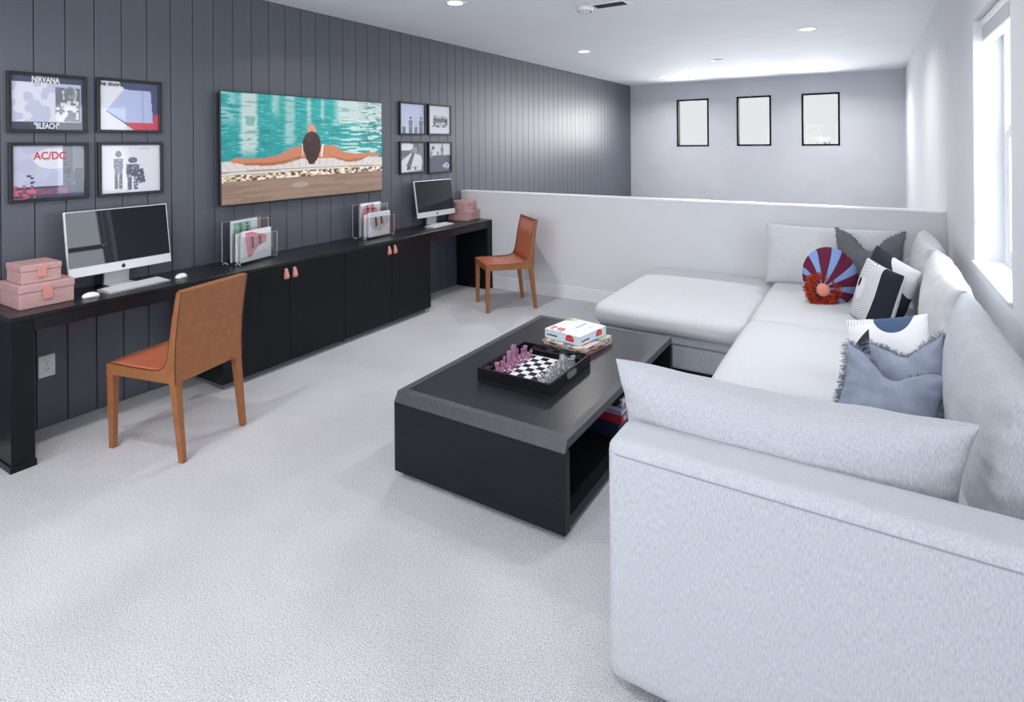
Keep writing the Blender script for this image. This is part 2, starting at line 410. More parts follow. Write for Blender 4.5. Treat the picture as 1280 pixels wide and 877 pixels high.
# side window: vinyl single hung sash, raised blind under the head
w4 = bpy.data.objects.new('window_4', None); C.objects.link(w4); w4.location = (W, 3.515, .93); struct(w4)
bm = bmesh.new()
fx0, fx1 = .125, .19
for (a, b_, c, d) in ((-.484, -.44, 0, 1.319), (.44, .484, 0, 1.319), (-.44, .44, 0, .045), (-.44, .44, 1.275, 1.319)): add_box(bm, fx0, fx1, a, b_, c, d, .004)
obj_bm('window_frame', bm, m_trim, w4)
bm = bmesh.new()
for (a, b_, c, d) in ((-.44, -.40, .045, .72), (.40, .44, .045, .72), (-.40, .40, .045, .095), (-.40, .40, .68, .74)): add_box(bm, fx0+.008, fx1-.03, a, b_, c, d, .004)
obj_bm('lower_sash', bm, m_trim, w4)
bm = bmesh.new()
for (a, b_, c, d) in ((-.44, -.40, .74, 1.275), (.40, .44, .74, 1.275), (-.40, .40, .70, .74), (-.40, .40, 1.235, 1.275)): add_box(bm, fx0+.038, fx1-.002, a, b_, c, d, .004)
obj_bm('upper_sash', bm, m_trim, w4)
box('window_pane', fx0+.02, fx0+.026, -.40, .40, .095, .68, m_glass, w4)
box('window_pane', fx0+.048, fx0+.054, -.40, .40, .74, 1.235, m_glass, w4)
box('window_sill', -.012, fx0, -.484, .484, -.001, .012, m_trim, w4, bev=.003)
bl = thing('window_blind', 'white slatted blind drawn up under the head of the side window, cord hanging', 'blind', (W+.06, 3.515, 2.25))
box('headrail', -.03, .03, -.46, .46, -.045, -.002, m_white, bl, bev=.004)
bs = bmesh.new(); add_box(bs, -.026, .026, -.455, .455, -.0012, .0012); sl = obj_bm('slat', bs, m_trim, bl, loc=(0, 0, -.05))
for i in range(1, 11):
    c = sl.copy(); C.objects.link(c); c.location = (0, 0, -.05-.0058*i)
box('bottom_rail', -.026, .026, -.455, .455, -.128, -.114, m_white, bl, bev=.003)
bm = bmesh.new(); add_tube(bm, [(-.035, .45, -.05), (-.05, .452, -.5), (-.052, .452, -1.04)], .0016, 5); obj_bm('cord', bm, m_trim, bl)
bm = bmesh.new(); add_lathe(bm, [(.002, .06), (.008, .05), (.011, .0), (.006, -.004)], 10, (-.052, .452, -1.10)); obj_bm('tassel', bm, m_white, bl, True)

# tree top and ground outside the far windows
struct(box('ground', -40, 60, YF+2, 90, -4.2, -4, principled('lawn', lin(150, 158, 140), .9)))
tr = thing('tree', 'small treetop showing at the foot of the right-hand far window', 'tree', (2.60, 22.5, -3.80))
bm = bmesh.new(); add_tube(bm, [(0, 0, 0), (.05, 0, 2.5), (0, 0, 5.2)], .12, 8, .05); obj_bm('trunk', bm, m_dark, tr)
bm = bmesh.new(); rr = random.Random(3)
for i in range(420):
    p = Vector((rr.gauss(0, .13), rr.gauss(0, .13), 5.1+rr.gauss(0, .10))); a = Vector((rr.uniform(-1, 1), rr.uniform(-1, 1), rr.uniform(-1, 1))).normalized()*.05; b2 = a.orthogonal().normalized()*.03
    bm.faces.new([bm.verts.new(q) for q in (p-a, p+b2, p+a, p-b2)])
o = obj_bm('foliage', bm, principled('leaf', lin(120, 128, 118), .8), tr); o['kind'] = 'stuff'

# ------------------------------------------------------------------ ceiling fittings
names = {0: 'recessed ceiling light at the top edge, nearest one along the plank wall', 1: 'recessed ceiling light second along the plank wall, above the half wall',
         2: 'recessed ceiling light in the far corner by the plank wall', 3: 'recessed ceiling light nearer of the two on the window side',
         4: 'recessed ceiling light close above the right far window', 5: 'recessed ceiling light added over the long sofa, out of frame above',
         6: 'recessed ceiling light added over the near end of the desk, out of frame above', 7: 'unseen recessed ceiling light added above the camera', 8: 'unseen recessed ceiling light added behind the camera in mid room'}
for i, (x, y, p) in enumerate(LAMPS):
    t = thing('ceiling_light', names[i], 'light', (x, y, CEIL), 0, 'round recessed ceiling lights')
    bm = bmesh.new(); add_lathe(bm, [(.062, -.006), (.085, -.005), (.09, -.0005)], 28); obj_bm('trim_ring', bm, m_white, t, True)
    bm = bmesh.new(); add_lathe(bm, [(.0, -.0075), (.061, -.0075), (.061, -.001)], 28); obj_bm('lens', bm, m_lamp, t)
    lo = area_light('lamp', (0, 0, -.014), (0, 0, -1), .11, .11, p, (1, .965, .93), 'DISK', 150); lo.parent = t
t = thing('ceiling_vent', 'white louvred air vent in the ceiling with dark slots', 'vent', (2.21, 4.43, CEIL), 0)
bm = bmesh.new()
for q in ((-.15, .15, -.085, -.065), (-.15, .15, .065, .085), (-.15, -.13, -.065, .065), (.13, .15, -.065, .065)): add_box(bm, q[0], q[1], q[2], q[3], -.008, -.0005, .002)
obj_bm('frame', bm, m_white, t); box('duct_opening', -.13, .13, -.065, .065, -.002, -.0005, m_dark, t)
bs = bmesh.new(); add_prism(bs, [(-.004, -.010), (.006, -.003), (.006, -.0015), (-.005, -.009)], 'x', -.13, .13)
s0 = obj_bm('louvre', bs, principled('vent_slat', lin(120, 124, 132), .5), t, loc=(0, -.052, 0))
for i in range(1, 6): c = s0.copy(); C.objects.link(c); c.location = (0, -.052+.0208*i, 0)
t = thing('smoke_detector', 'round white smoke detector on the ceiling beside the air vent', 'smoke detector', (1.99, 4.42, CEIL))
bm = bmesh.new(); add_lathe(bm, [(.045, -.035), (.062, -.03), (.066, -.008), (.07, -.0005)], 28); obj_bm('housing', bm, m_white, t, True)
bm = bmesh.new()
for k in range(14):
    a = 2*PI*k/14; add_box(bm, .056*math.cos(a)-.004, .056*math.cos(a)+.004, .056*math.sin(a)-.004, .056*math.sin(a)+.004, -.0355, -.031)
obj_bm('grille', bm, m_dark, t)
t = thing('smoke_detector', 'flat white disc on the ceiling in the middle, far beyond the half wall', 'ceiling disc', (2.24, 8.23, CEIL))
bm = bmesh.new(); add_lathe(bm, [(.07, -.012), (.085, -.009), (.09, -.0005)], 28); obj_bm('cover', bm, m_white, t, True)
t = thing('sprinkler_cover', 'small white round cover on the ceiling close to the window wall', 'ceiling disc', (4.36, 5.62, CEIL))
bm = bmesh.new(); add_lathe(bm, [(.03, -.012), (.042, -.009), (.045, -.0005)], 24); obj_bm('cover', bm, m_white, t, True)

# ------------------------------------------------------------------ desk and cabinets
D = .43
t = thing('desk', 'very long black built-in desk running along the grey plank wall', 'desk', (0, 3.2, 0))
DT = .76
box('desktop', .002, D, 1.093-3.2, 5.328-3.2, .735, DT, m_black, t, bev=.002)
for a, b_ in ((1.19, 2.178), (4.272, 5.235)):
    box('apron', .002, D-.001, a-3.2, b_-3.2, .675, .7345, m_black, t)
for a, b_ in ((1.094, 1.19), (5.235, 5.327)):
    lg = box('leg_panel', .002, D-.0005, a-3.2, b_-3.2, .035, .7345, m_blackv, t, bev=.002)
    box('plinth', .002, D+.004, a-.006-3.2, b_+(.006 if a < 3 else .0)-3.2, 0, .034, m_blackv, t, bev=.002)
def pull(parent, y, name='pull_tab'):
    bm = bmesh.new()
    p = []
    for q in ((0, .0), (.004, -.004), (.012, -.03), (.017, -.055), (.012, -.072), (.004, -.07), (.003, -.05), (.004, -.02), (.0, -.004)): p.append((q[0]+.0005, q[1]))
    out = p[:5]; inn = p[5:]
    # leather loop: strip of width .018
    pts = [(x, z) for x, z in p]
    for i in range(len(pts)-1):
        (x0, z0), (x1, z1) = pts[i], pts[i+1]
        nx, nz = (z1-z0), -(x1-x0); L = math.hypot(nx, nz) or 1; nx, nz = nx/L*.0012, nz/L*.0012
        wA = .010+.008*min(1, abs(z0)/.05); wB = .010+.008*min(1, abs(z1)/.05)
        vs = [bm.verts.new(v) for v in ((x0+nx, -wA, z0+nz), (x0+nx, wA, z0+nz), (x1+nx, wB, z1+nz), (x1+nx, -wB, z1+nz), (x0-nx, -wA, z0-nz), (x0-nx, wA, z0-nz), (x1-nx, wB, z1-nz), (x1-nx, -wB, z1-nz))]
        for f in ((0, 1, 2, 3), (7, 6, 5, 4), (0, 4, 5, 1), (1, 5, 6, 2), (2, 6, 7, 3), (3, 7, 4, 0)): bm.faces.new([vs[k] for k in f])
    o = obj_bm(name, bm, m_pinktab, parent, loc=(.0, y, .712)); o['label'] = 'rose leather loop pull'
    return o
for (y0, y1, lab) in ((2.18, 3.212, 'black two-door cabinet under the desk, nearer one, with rose leather pulls'), (3.214, 4.27, 'black two-door cabinet under the desk, farther one, with rose leather pulls')):
    c = thing('cabinet', lab, 'cabinet', (0, (y0+y1)/2, 0), 0, 'black cabinets under the desk')
    h = (y1-y0)/2
    box('body', .002, D-.022, -h+.001, h-.001, .04, .7335, m_blackv, c)
    box('plinth', .02, D-.05, -h+.03, h-.03, 0, .0395, principled('kick_grey', lin(112, 114, 120), .6), c)
    for s in (-1, 1):
        d = box('door', -.019, 0, -h/2+.0012, h/2-.0012, .042, .7335, m_blackv, c, bev=.0015, loc=(D-.002, s*h/2, 0))
        p = pull(d, -s*(h/2-.036))
        bm = bmesh.new(); add_lathe(bm, [(.007, 0), (.006, .004), (.0, .005)], 10)
        k = obj_bm('screw', bm, m_steel, d, True, loc=(.003, -s*(h/2-.036), .705), rot=(0, PI/2, 0)); k['label'] = 'steel screw head'

# wall outlet
t = thing('wall_outlet', 'white double power outlet low on the plank wall under the desk', 'outlet', (0, 1.388, .35), 0)
box('cover_plate', .0002, .006, -.04, .04, -.062, .062, m_white, t, bev=.003, seg=2)
for s in (-1, 1):
    so = box('socket', .006, .0085, -.017, .017, -.014, .014, m_white, t, bev=.002, loc=(0, 0, s*.021))
    for y, hh in ((-.007, .005), (.007, .004)): box('slot', .0084, .009, y-.0012, y+.0012, -.001, -.001+2*hh, m_dark, so)
    box('ground_hole', .0084, .009, -.0025, .0025, -.010, -.005, m_dark, so)

# ------------------------------------------------------------------ television
tvt = thing('television', 'large wall-mounted television showing a person at the edge of a turquoise pool', 'television', (0, 3.205, 1.58), 0)
box('body', .018, .052, -.80, .80, -.412, .412, m_dark, tvt, bev=.004)
box('bezel', .050, .060, -.808, .808, -.42, .418, m_frame, tvt, bev=.003)
box('wall_bracket', .0005, .02, -.3, .3, -.2, .2, m_dark, tvt)
def tv_paint(U, V):
    r1 = vnoise(U, V, 14, 60, 1); r2_ = vnoise(U, V, 34, 110, 2); r3_ = vnoise(U, V, 5, 16, 3)
    img = base(U, (52, 158, 156))
    dep = np.clip(V/.6, 0, 1)
    img = over(img, dep*.5*(1-U*.4), (20, 122, 126))
    wob = (r1-.5)*.05
    def col(a, b, top, bot, k, c=(205, 208, 204)):
        nonlocal img
        Uw = U+wob*(V*1.2)
        mk = np.clip((Uw-a)/.02, 0, 1)*np.clip((b-Uw)/.02, 0, 1)*np.clip((bot-V)/.12, 0, 1)*k
        img = over(img, mk, c)
    col(.085, .19, 0, .62, .85); col(.25, .31, 0, .25, .55); col(.325, .40, 0, .55, .6); col(.455, .50, 0, .35, .7); col(.545, .585, 0, .30, .7)
    img = over(img, np.clip((U-.63)/.05, 0, 1)*np.clip((.30-V)/.1, 0, 1)*.85, (206, 208, 204))
    img = over(img, np.clip((.10-U)/.05, 0, 1)*np.clip((.33-V)/.1, 0, 1)*.55*(r1 > .45), (200, 210, 205))
    img = over(img, (r1 > .6)*np.clip((U-.55)/.2, 0, 1)*(V > .2)*.85, (205, 215, 210))
    img = over(img, (r2_ > .76)*.35, (170, 215, 205)); img = over(img, (r1 < .25)*.3, (14, 96, 100))
    img = over(img, (r2_ < .3)*np.clip((U-.8)/.1, 0, 1)*.6*(V < .5), (50, 80, 80))
    # pool rim, pebbles and timber
    rim = .625-.012*np.sin(U*3)
    img = over(img, (V > rim).astype(float), (206, 200, 194))
    joint = np.abs(((U-.5)*(1+(V-rim)*1.2)*22+.5) % 1-.5) < .04
    img = over(img, joint*(V > rim)*(V < rim+.085)*.6, (150, 143, 138))
    img = over(img, ((V > rim+.085) & (V < rim+.098))*.8, (140, 132, 126)); img = over(img, ((V > rim+.115) & (V < rim+.125))*.6, (150, 142, 134))
    pb = vnoise(U, V, 70, 60, 5); pz = (V > rim+.125-.02*U)*(V < .80-.035*U+.01*r3_)
    img = over(img, pz, (188, 168, 142)); img = over(img, pz*(pb > .6), (226, 216, 200)); img = over(img, pz*(pb < .35), (96, 74, 56))
    wd = vnoise(U, V, 6, 70, 6); tz = (V > .80-.035*U+.01*r3_)
    img = over(img, tz, (146, 122, 108)); img = over(img, tz*(wd > .5)*.5, (122, 98, 86)); img = over(img, tz*ell(U, V, .42, .87, .05, .03)*.5, (176, 164, 160))
    # arms, shoulders, swimsuit strap, head
    skin, sk2 = (190, 122, 92), (150, 86, 62)
    img = over(img, poly(U, V, [(.035, .615), (.07, .585), (.13, .60), (.22, .595), (.30, .565), (.36, .515), (.41, .485), (.44, .50), (.45, .60), (.40, .60), (.34, .64), (.25, .665), (.13, .655), (.06, .635)]), skin)
    img = over(img, poly(U, V, [(.57, .49), (.61, .475), (.65, .49), (.70, .55), (.80, .575), (.90, .565), (.94, .56), (.985, .585), (.97, .61), (.90, .605), (.82, .64), (.74, .655), (.66, .62), (.57, .60)]), skin)
    img = over(img, poly(U, V, [(.41, .495), (.45, .48), (.54, .48), (.585, .49), (.60, .61), (.42, .61)]), skin)
    low = poly(U, V, [(.10, .64), (.25, .64), (.34, .62), (.42, .585), (.43, .61), (.34, .655), (.25, .67), (.12, .66)])+poly(U, V, [(.60, .58), (.66, .61), (.74, .64), (.84, .62), (.90, .60), (.82, .655), (.74, .665), (.66, .63)])
    img = over(img, low*.7, sk2)
    img = over(img, rect(U, V, .432, .438, .47, .58)+(np.abs(U-.562+.08*(V-.5)) < .006)*(V > .47)*(V < .60), (228, 222, 216))
    img = over(img, ell(U, V, .494, .33, .028, .06), (196, 140, 116)); img = over(img, ell(U, V, .494, .285, .008, .02), (210, 150, 126))
    img = over(img, ell(U, V, .494, .475, .058, .135), (62, 44, 44)); img = over(img, poly(U, V, [(.445, .52), (.545, .52), (.535, .60), (.505, .67), (.475, .665), (.455, .60)]), (58, 42, 42))
    img = over(img, ell(U, V, .48, .40, .02, .05)*.4, (92, 68, 64))
    return img
sheet('screen', 1.60, .822, 240, 124, tv_paint, m_tv, tvt, loc=(.0605, 0, .002), rot=(0, 0, PI/2))

# ------------------------------------------------------------------ framed prints
def framed(y0, y1, z0, z1, label, paint, group, texts=(), glass=True):
    t = thing('framed_print', label, 'picture', (0, (y0+y1)/2, (z0+z1)/2), 0, group)
    w, h = (y1-y0)/2, (z1-z0)/2; b = .018
    bm = bmesh.new()
    for q in ((-w, w, -h, -h+b), (-w, w, h-b, h), (-w, -w+b, -h+b, h-b), (w-b, w, -h+b, h-b)): add_box(bm, .0005, .024, q[0], q[1], q[2], q[3], .0015)
    obj_bm('frame', bm, m_frame, t)
    sh = sheet('print_sheet', 2*(w-b), 2*(h-b), 84, 76, paint, m_glossy_print, t, loc=(.012, 0, 0), rot=(0, 0, PI/2))
    for (s, size, m, u, v, sx, bold) in texts:
        text(s, size, m, t, (.0135, (u-.5)*2*(w-b), (.5-v)*2*(h-b)), (PI/2, 0, PI/2), sx=sx, font_bold=bold)
    return t
def p_tl1(U, V):
    a = vnoise(U, V, 9, 8, 11); b = vnoise(U, V, 24, 22, 12)
    im = base(U, (66, 74, 96)); im = over(im, rect(U, V, 0, .97, .12, .86), (186, 192, 214))  # light blue-grey reflection painted into the print
    im = over(im, rect(U, V, .0, .6, .12, .86)*(a > .55)*.7, (222, 228, 236)); im = over(im, rect(U, V, .60, .95, .18, .84)*.75, (86, 92, 106))
    im = over(im, ell(U, V, .80, .42, .14, .26)*(b > .45), (206, 214, 214)); im = over(im, rect(U, V, .55, .93, .55, .84)*(b > .52), (214, 220, 224))
    im = over(im, ell(U, V, .8, .3, .09, .14)*.7, (120, 126, 132)); im = over(im, rect(U, V, 0, 1, .87, 1), (58, 64, 84)); return im
def p_tl2(U, V):
    im = base(U, (76, 84, 118)); im = over(im, poly(U, V, [(0, 0), (.32, 0), (.42, .18), (.10, .62), (.55, 1.0), (0, 1)]), (232, 234, 244))
    im = over(im, poly(U, V, [(.40, .15), (.86, .16), (.90, .84), (.42, .84), (.10, .60)]), (186, 196, 232))
    im = over(im, rect(U, V, .70, .74, .16, .84)*.5, (150, 162, 206))
    im = over(im, poly(U, V, [(.42, .84), (.90, .84), (.92, .66), (1, .66), (1, 1), (.55, 1)]), (210, 74, 92)); im = over(im, poly(U, V, [(0, .62), (.10, .62), (.56, 1), (0, 1)]), (226, 226, 236)); return im
def p_tl3(U, V):
    a = vnoise(U, V, 5, 5, 21); b = vnoise(U, V, 20, 26, 22)
    im = base(U, (188, 192, 214)); im = over(im, (a > .5)*.4, (168, 172, 200)); im = over(im, ell(U, V, .55, .25, .28, .20)*.7, (232, 234, 240))
    im = over(im, rect(U, V, .68, 1, 0, 1), (82, 90, 108)); im = over(im, rect(U, V, .82, 1, .0, .95)*(a > .45)*.6, (130, 138, 154))
    im = over(im, rect(U, V, 0, 1, .78, 1), (62, 64, 92)); im = over(im, rect(U, V, .1, .75, .82, .93)*(.5+b*.5), (150, 82, 116)); im = over(im, rect(U, V, 0, .3, .74, 1)*(b > .5), (206, 96, 112))
    im = over(im, rect(U, V, .18, .28, .55, .8)*(b > .55), (66, 74, 96)); im = over(im, rect(U, V, .86, .98, .45, .9)*.7, (52, 58, 76)); im = over(im, rect(U, V, .70, .78, .3, .8)*(b > .5), (46, 52, 66)); return im
def figure(im, U, V, cx, top, bot, w, c, leg=True):
    H = bot-top
    im = over(im, ell(U, V, cx, top+.09*H, w*.32, .09*H), c); im = over(im, poly(U, V, [(cx-w*.5, top+.22*H), (cx+w*.5, top+.22*H), (cx+w*.42, top+.58*H), (cx-w*.42, top+.58*H)]), c)
    if leg:
        im = over(im, rect(U, V, cx-w*.38, cx-w*.06, top+.57*H, bot), c); im = over(im, rect(U, V, cx+w*.06, cx+w*.38, top+.57*H, bot), c)
    return im
def p_tl4(U, V):
    im = base(U, (226, 228, 236)); im = figure(im, U, V, .28, .12, .92, .16, (112, 118, 136)); im = over(im, rect(U, V, .22, .34, .6, .92), (70, 76, 92))
    im = over(im, rect(U, V, .272, .288, .6, .92), (226, 228, 236))
    im = figure(im, U, V, .52, .26, .95, .24, (96, 102, 122)); im = over(im, poly(U, V, [(.40, .55), (.70, .5), (.74, .8), (.62, .82), (.58, .66), (.42, .68)]), (84, 90, 110))
    im = over(im, rect(U, V, .506, .534, .66, .95), (226, 228, 236)); im = over(im, (vnoise(U, V, 34, 40, 77) > .80)*.8, (226, 228, 236)); im = over(im, rect(U, V, .34, .86, .06, .09)*(vnoise(U, V, 60, 4, 78) > .5)*.4, (150, 154, 168)); return im
def p_r1(U, V):
    im = base(U, (192, 202, 232)); im = over(im, np.clip((V-.3), 0, 1), (204, 214, 232))
    for cx, c, t in ((.14, (196, 200, 212), .42), (.42, (110, 114, 130), .42), (.64, (188, 194, 208), .42), (.86, (104, 110, 128), .42)):
        im = figure(im, U, V, cx, t, 1.0, .17, c); im = over(im, rect(U, V, cx-.07, cx+.07, .78, 1)*.85, (88, 100, 122))
    return im
def p_r2(U, V):
    b = vnoise(U, V, 22, 30, 31); im = base(U, (222, 226, 234))
    for k, cx in enumerate((.26, .38, .50, .62, .74, .84)): im = figure(im, U, V, cx, .34+.03*(k % 3), .70, .12, (66, 72, 86), True)
    im = over(im, rect(U, V, .14, .86, .54, .78)*(b > .5), (60, 64, 78)); im = over(im, rect(U, V, .3, .8, .60, .68)*(b > .45), (216, 218, 224)); return im
def p_r3(U, V):
    a = vnoise(U, V, 5, 5, 41); im = base(U, (122, 128, 142)); im = over(im, ell(U, V, .2, .12, .35, .14), (222, 224, 228)); im = over(im, rect(U, V, 0, .4, .25, .45)*.7, (84, 88, 100))
    im = over(im, poly(U, V, [(0, .62), (.40, .36), (.62, .36), (.86, .44), (.92, .62), (.88, .94), (.0, 1)]), (216, 220, 228)); im = over(im, poly(U, V, [(.48, .34), (.60, .34), (.42, .82), (.30, .94), (.24, .76)]), (86, 90, 104))
    im = over(im, ell(U, V, .66, .18, .14, .17), (92, 96, 108)); im = over(im, ell(U, V, .62, .24, .09, .11), (150, 144, 148)); im = over(im, rect(U, V, .25, .7, .8, .92)*(vnoise(U, V, 18, 18, 42) > .45), (66, 66, 74)); return im
def p_r4(U, V):
    b = vnoise(U, V, 16, 18, 51); im = base(U, (212, 216, 222)); im = over(im, (V > .42+.06*(b-.5)).astype(float), (78, 86, 102))
    im = over(im, ell(U, V, .18, .16, .07, .07), (90, 94, 106)); im = figure(im, U, V, .60, .04, .46, .14, (110, 114, 126)); im = figure(im, U, V, .10, .22, .50, .12, (140, 144, 154)); im = figure(im, U, V, .40, .28, .46, .1, (120, 122, 132))
    im = over(im, ell(U, V, .78, .80, .16, .12)*(b > .4), (178, 196, 214)); return im
framed(1.215, 1.592, 1.68, 2.018, 'black framed print at the upper left, NIRVANA lettered across its top', p_tl1, None,
       [('NIRVANA', .052, m_text_w, .46, .06, .58, .0016), ('"BLEACH"', .046, m_text_w, .47, .935, .60, .0014)])
framed(1.643, 2.020, 1.685, 2.023, 'black framed print of pale angular shapes with a red lower corner', p_tl2, None, [('the doors', .036, m_text_k, .17, .06, .95, .0008)])
framed(1.220, 1.597, 1.291, 1.625, 'black framed print with AC/DC in faded red over a lavender haze', p_tl3, None, [('AC/DC', .062, m_text_r, .50, .20, .80, .001)])
framed(1.648, 2.026, 1.291, 1.627, 'black framed white print with two drawn grey figures', p_tl4, None)
framed(4.297, 4.693, 1.697, 2.034, 'small black framed print of four standing figures on pale blue', p_r1, None)
framed(4.738, 5.132, 1.699, 2.034, 'small black framed white print with a dark row of tiny figures', p_r2, None, [('Live and', .03, m_text_k, .40, .26, 1.2, 0)][:0])
framed(4.297, 4.690, 1.298, 1.633, 'small black framed print of a person in a white suit', p_r3, None)
framed(4.738, 5.140, 1.284, 1.629, 'small black framed print, dark below and speckled white above', p_r4, None)

# ------------------------------------------------------------------ computers
def computer(loc, rz, label, w=.57):
    t = thing('computer', label, 'computer', loc, rz, 'all-in-one computers on the desk')   # local: faces +x
    h, zb = .378, .090; tilt = -R(8.3)
    hd = bpy.data.objects.new('display', None)
    bm = bmesh.new(); add_box(bm, -.012, .006, -w/2, w/2, 0, h, .004, 2)
    d = obj_bm('display', bm, m_alu, t, loc=(.03, 0, zb), rot=(0, tilt, 0))
    box('screen', .0061, .0085, -w/2+.006, w/2-.006, .056, h-.006, m_screen, d, bev=.001)
    box('chin', .0061, .0078, -w/2+.002, w/2-.002, .002, .053, m_alu, d, bev=.001)
    bm = bmesh.new()
    # apple-shaped emblem, small and dark
    add_tube(bm, [(.0078, 0, .026), (.0086, 0, .026)], .0115, 16); add_tube(bm, [(.0078, .002, .039), (.0086, .002, .039)], .0035, 8)
    e = obj_bm('emblem', bm, m_dark, d); e['label'] = 'small black fruit emblem'
    bm = bmesh.new()
    pr = [(.02, .0005), (.10, .0005), (.10, .006), (.012, .008), (-.055, .11), (-.05, .20), (-.062, .20), (-.072, .11), (-.075, .0005)]
    add_prism(bm, [(.11, .0006), (.11, .005), (-.045, .009), (-.040, .10), (-.025, .19), (-.037, .19), (-.052, .10), (-.065, .0006)], 'y', -.07, .07)
    obj_bm('stand', bm, m_alu, t)
    return t
computer((.118, 1.722, DT), R(2.2), 'left silver all-in-one computer, its screen reflecting the window', .575)
computer((.118, 4.715, DT), R(-3), 'right silver all-in-one computer beside the stacked rose boxes', .575)
def keyboard(loc, rz, w, label):
    t = thing('keyboard', label, 'keyboard', loc, rz, 'white keyboards')
    bm = bmesh.new(); add_prism(bm, [(-.06, 0.0005), (.06, .0005), (.06, .005), (-.06, .014)], 'y', -w/2, w/2); obj_bm('case', bm, m_alu, t)
    bm = bmesh.new(); add_prism(bm, [(-.056, .0138), (.056, .0056), (.056, .0062), (-.056, .0144)], 'y', -w/2+.006, w/2-.006); obj_bm('key_bed', bm, m_dark, t)
    bm = bmesh.new()
    n = int(w/.0225)
    for r in range(6):
        x = -.048+r*.019; z = .0155-(x+.06)*.075
        for k in range(n):
            y = -w/2+.008+(w-.016)/n*k; add_box(bm, x-.007, x+.0075, y+.0015, y+(w-.016)/n-.0015, z-.002, z+.002)
    o = obj_bm('keys', bm, principled('key_white', lin(232, 234, 238), .4), t); o['kind'] = 'stuff'
    return t
keyboard((.250, 1.742, DT), R(7), .36, 'white keyboard in front of the left computer')
keyboard((.235, 4.655, DT), R(4), .36, 'white keyboard in front of the right computer')
def mouse(loc, rz, label):
    t = thing('computer_mouse', label, 'mouse', loc, rz, 'white mice either side of the left keyboard')
    bm = bmesh.new(); bmesh.ops.create_uvsphere(bm, u_segments=20, v_segments=10, radius=1)
    for v in bm.verts:
        z = max(v.co.z, -.25); v.co = Vector((v.co.x*.026, v.co.y*.042, (z+.25)*.022+.0005))
    obj_bm('shell', bm, m_white, t, True)
    box('glide_base', -.020, .020, -.034, .034, 0.0002, .003, m_alu, t)
mouse((.305, 1.487, DT), R(-10), 'white mouse left of the keyboard, near the rose boxes')
mouse((.265, 2.005, DT), R(20), 'white mouse right of the keyboard, behind the near chair')

# ------------------------------------------------------------------ rose keepsake boxes
def keep_box(loc, rz, sx, sy, h, label, group, tabdir='x', tab='square'):
    t = thing('keepsake_box', label, 'box', loc, rz, group)     # local: front faces +x
    box('base', -sx/2, sx/2, -sy/2, sy/2, .0005, h*.66, m_pinkbox, t, bev=.004, seg=2)
    box('lid', -sx/2-.003, sx/2+.003, -sy/2-.003, sy/2+.003, h*.665, h, m_pinkbox, t, bev=.004, seg=2)
    if tab == 'square':
        box('clasp_tab', sx/2+.0035, sx/2+.009, -.021, .021, h*.30, h*.86, m_pinktab, t, bev=.002, seg=2)
    else:
        bm = bmesh.new(); add_tube(bm, [(sx/2+.0035, 0, h*.6), (sx/2+.010, 0, h*.6)], .022, 16); add_tube(bm, [(sx/2+.010, 0, h*.6), (sx/2+.013, 0, h*.6)], .010, 12); o = obj_bm('clasp_tab', bm, m_pinktab, t); o['label'] = 'round rose clasp'
    return t
keep_box((.170, 1.291, DT), 0, .26, .24, .125, 'larger rose faux-leather box at the desk end left of the left computer', 'rose keepsake boxes')
keep_box((.185, 1.272, DT+.1255), 0, .20, .172, .098, 'smaller rose box on top of the larger one left of the left computer', 'rose keepsake boxes')
keep_box((.140, 5.190, DT), 0, .25, .245, .112, 'lower of the two rose boxes by the half wall', 'rose keepsake boxes', tab='round')
keep_box((.130, 5.165, DT+.1125), 0, .215, .195, .098, 'upper of the two rose boxes by the half wall', 'rose keepsake boxes', tab='round')

# ------------------------------------------------------------------ magazine racks
def mag_paint(kind):
    sc = {'pink': ((222, 112, 126), (238, 160, 166)), 'green': ((104, 190, 158), (150, 214, 190)), 'rose': ((228, 130, 148), (240, 176, 184)), 'grey': ((186, 196, 206), (204, 212, 220)), 'plain': ((200, 206, 214), (214, 218, 226))}[kind]
    def f(U, V):
        nz = vnoise(U, V, 30, 30, 5); im = base(U, (236, 238, 242))
        mk = poly(U, V, {'pink': [(.10, .06), (.30, .04), (.55, .14), (.82, .20), (.84, .46), (.55, .56), (.28, .88), (.18, .86), (.10, .30)], 'green': [(.06, .04), (.72, .02), (.76, .5), (.08, .55)],
             'rose': [(.05, .3), (.2, .08), (.6, .02), (.85, .25), (.9, .6), (.1, .7)], 'grey': [(.05, .02), (.95, .04), (.95, .45), (.52, .82), (.28, .72), (.05, .5)], 'plain': [(.1, .1), (.9, .1), (.9, .5), (.1, .5)]}[kind])
        im = over(im, mk, sc[0]); im = over(im, mk*(nz > .55)*.7, sc[1])
        return im
    return f
def magazine(parent_t, loc, rz, w, h, kind, label, group):
    t = thing('magazine', label, 'magazine', loc, rz, group)
    box('pages', -.007, .0065, -w/2+.001, w/2, 0, h, principled('page_edges', lin(226, 226, 230), .7), t)
    s = sheet('cover', w, h, 60, 72, mag_paint(kind), m_paper, t, loc=(.0072, 0, h/2), rot=(0, 0, PI/2))
    if kind != 'plain':
        for k, yy in enumerate((-.16, .10)):
            bm = bmesh.new()
            for j in range(5 if k == 0 else 4):
                z = h*(.90-.08*j)-(.03 if kind in ('pink', 'grey') else 0); yc = w*(yy)+(.002*j)
                add_box(bm, .0073, .0078, yc-.016, yc+.006*(1+j % 2), z-.0095, z+.0085)
            o = obj_bm('lettering', bm, m_text_k, t)
    return t
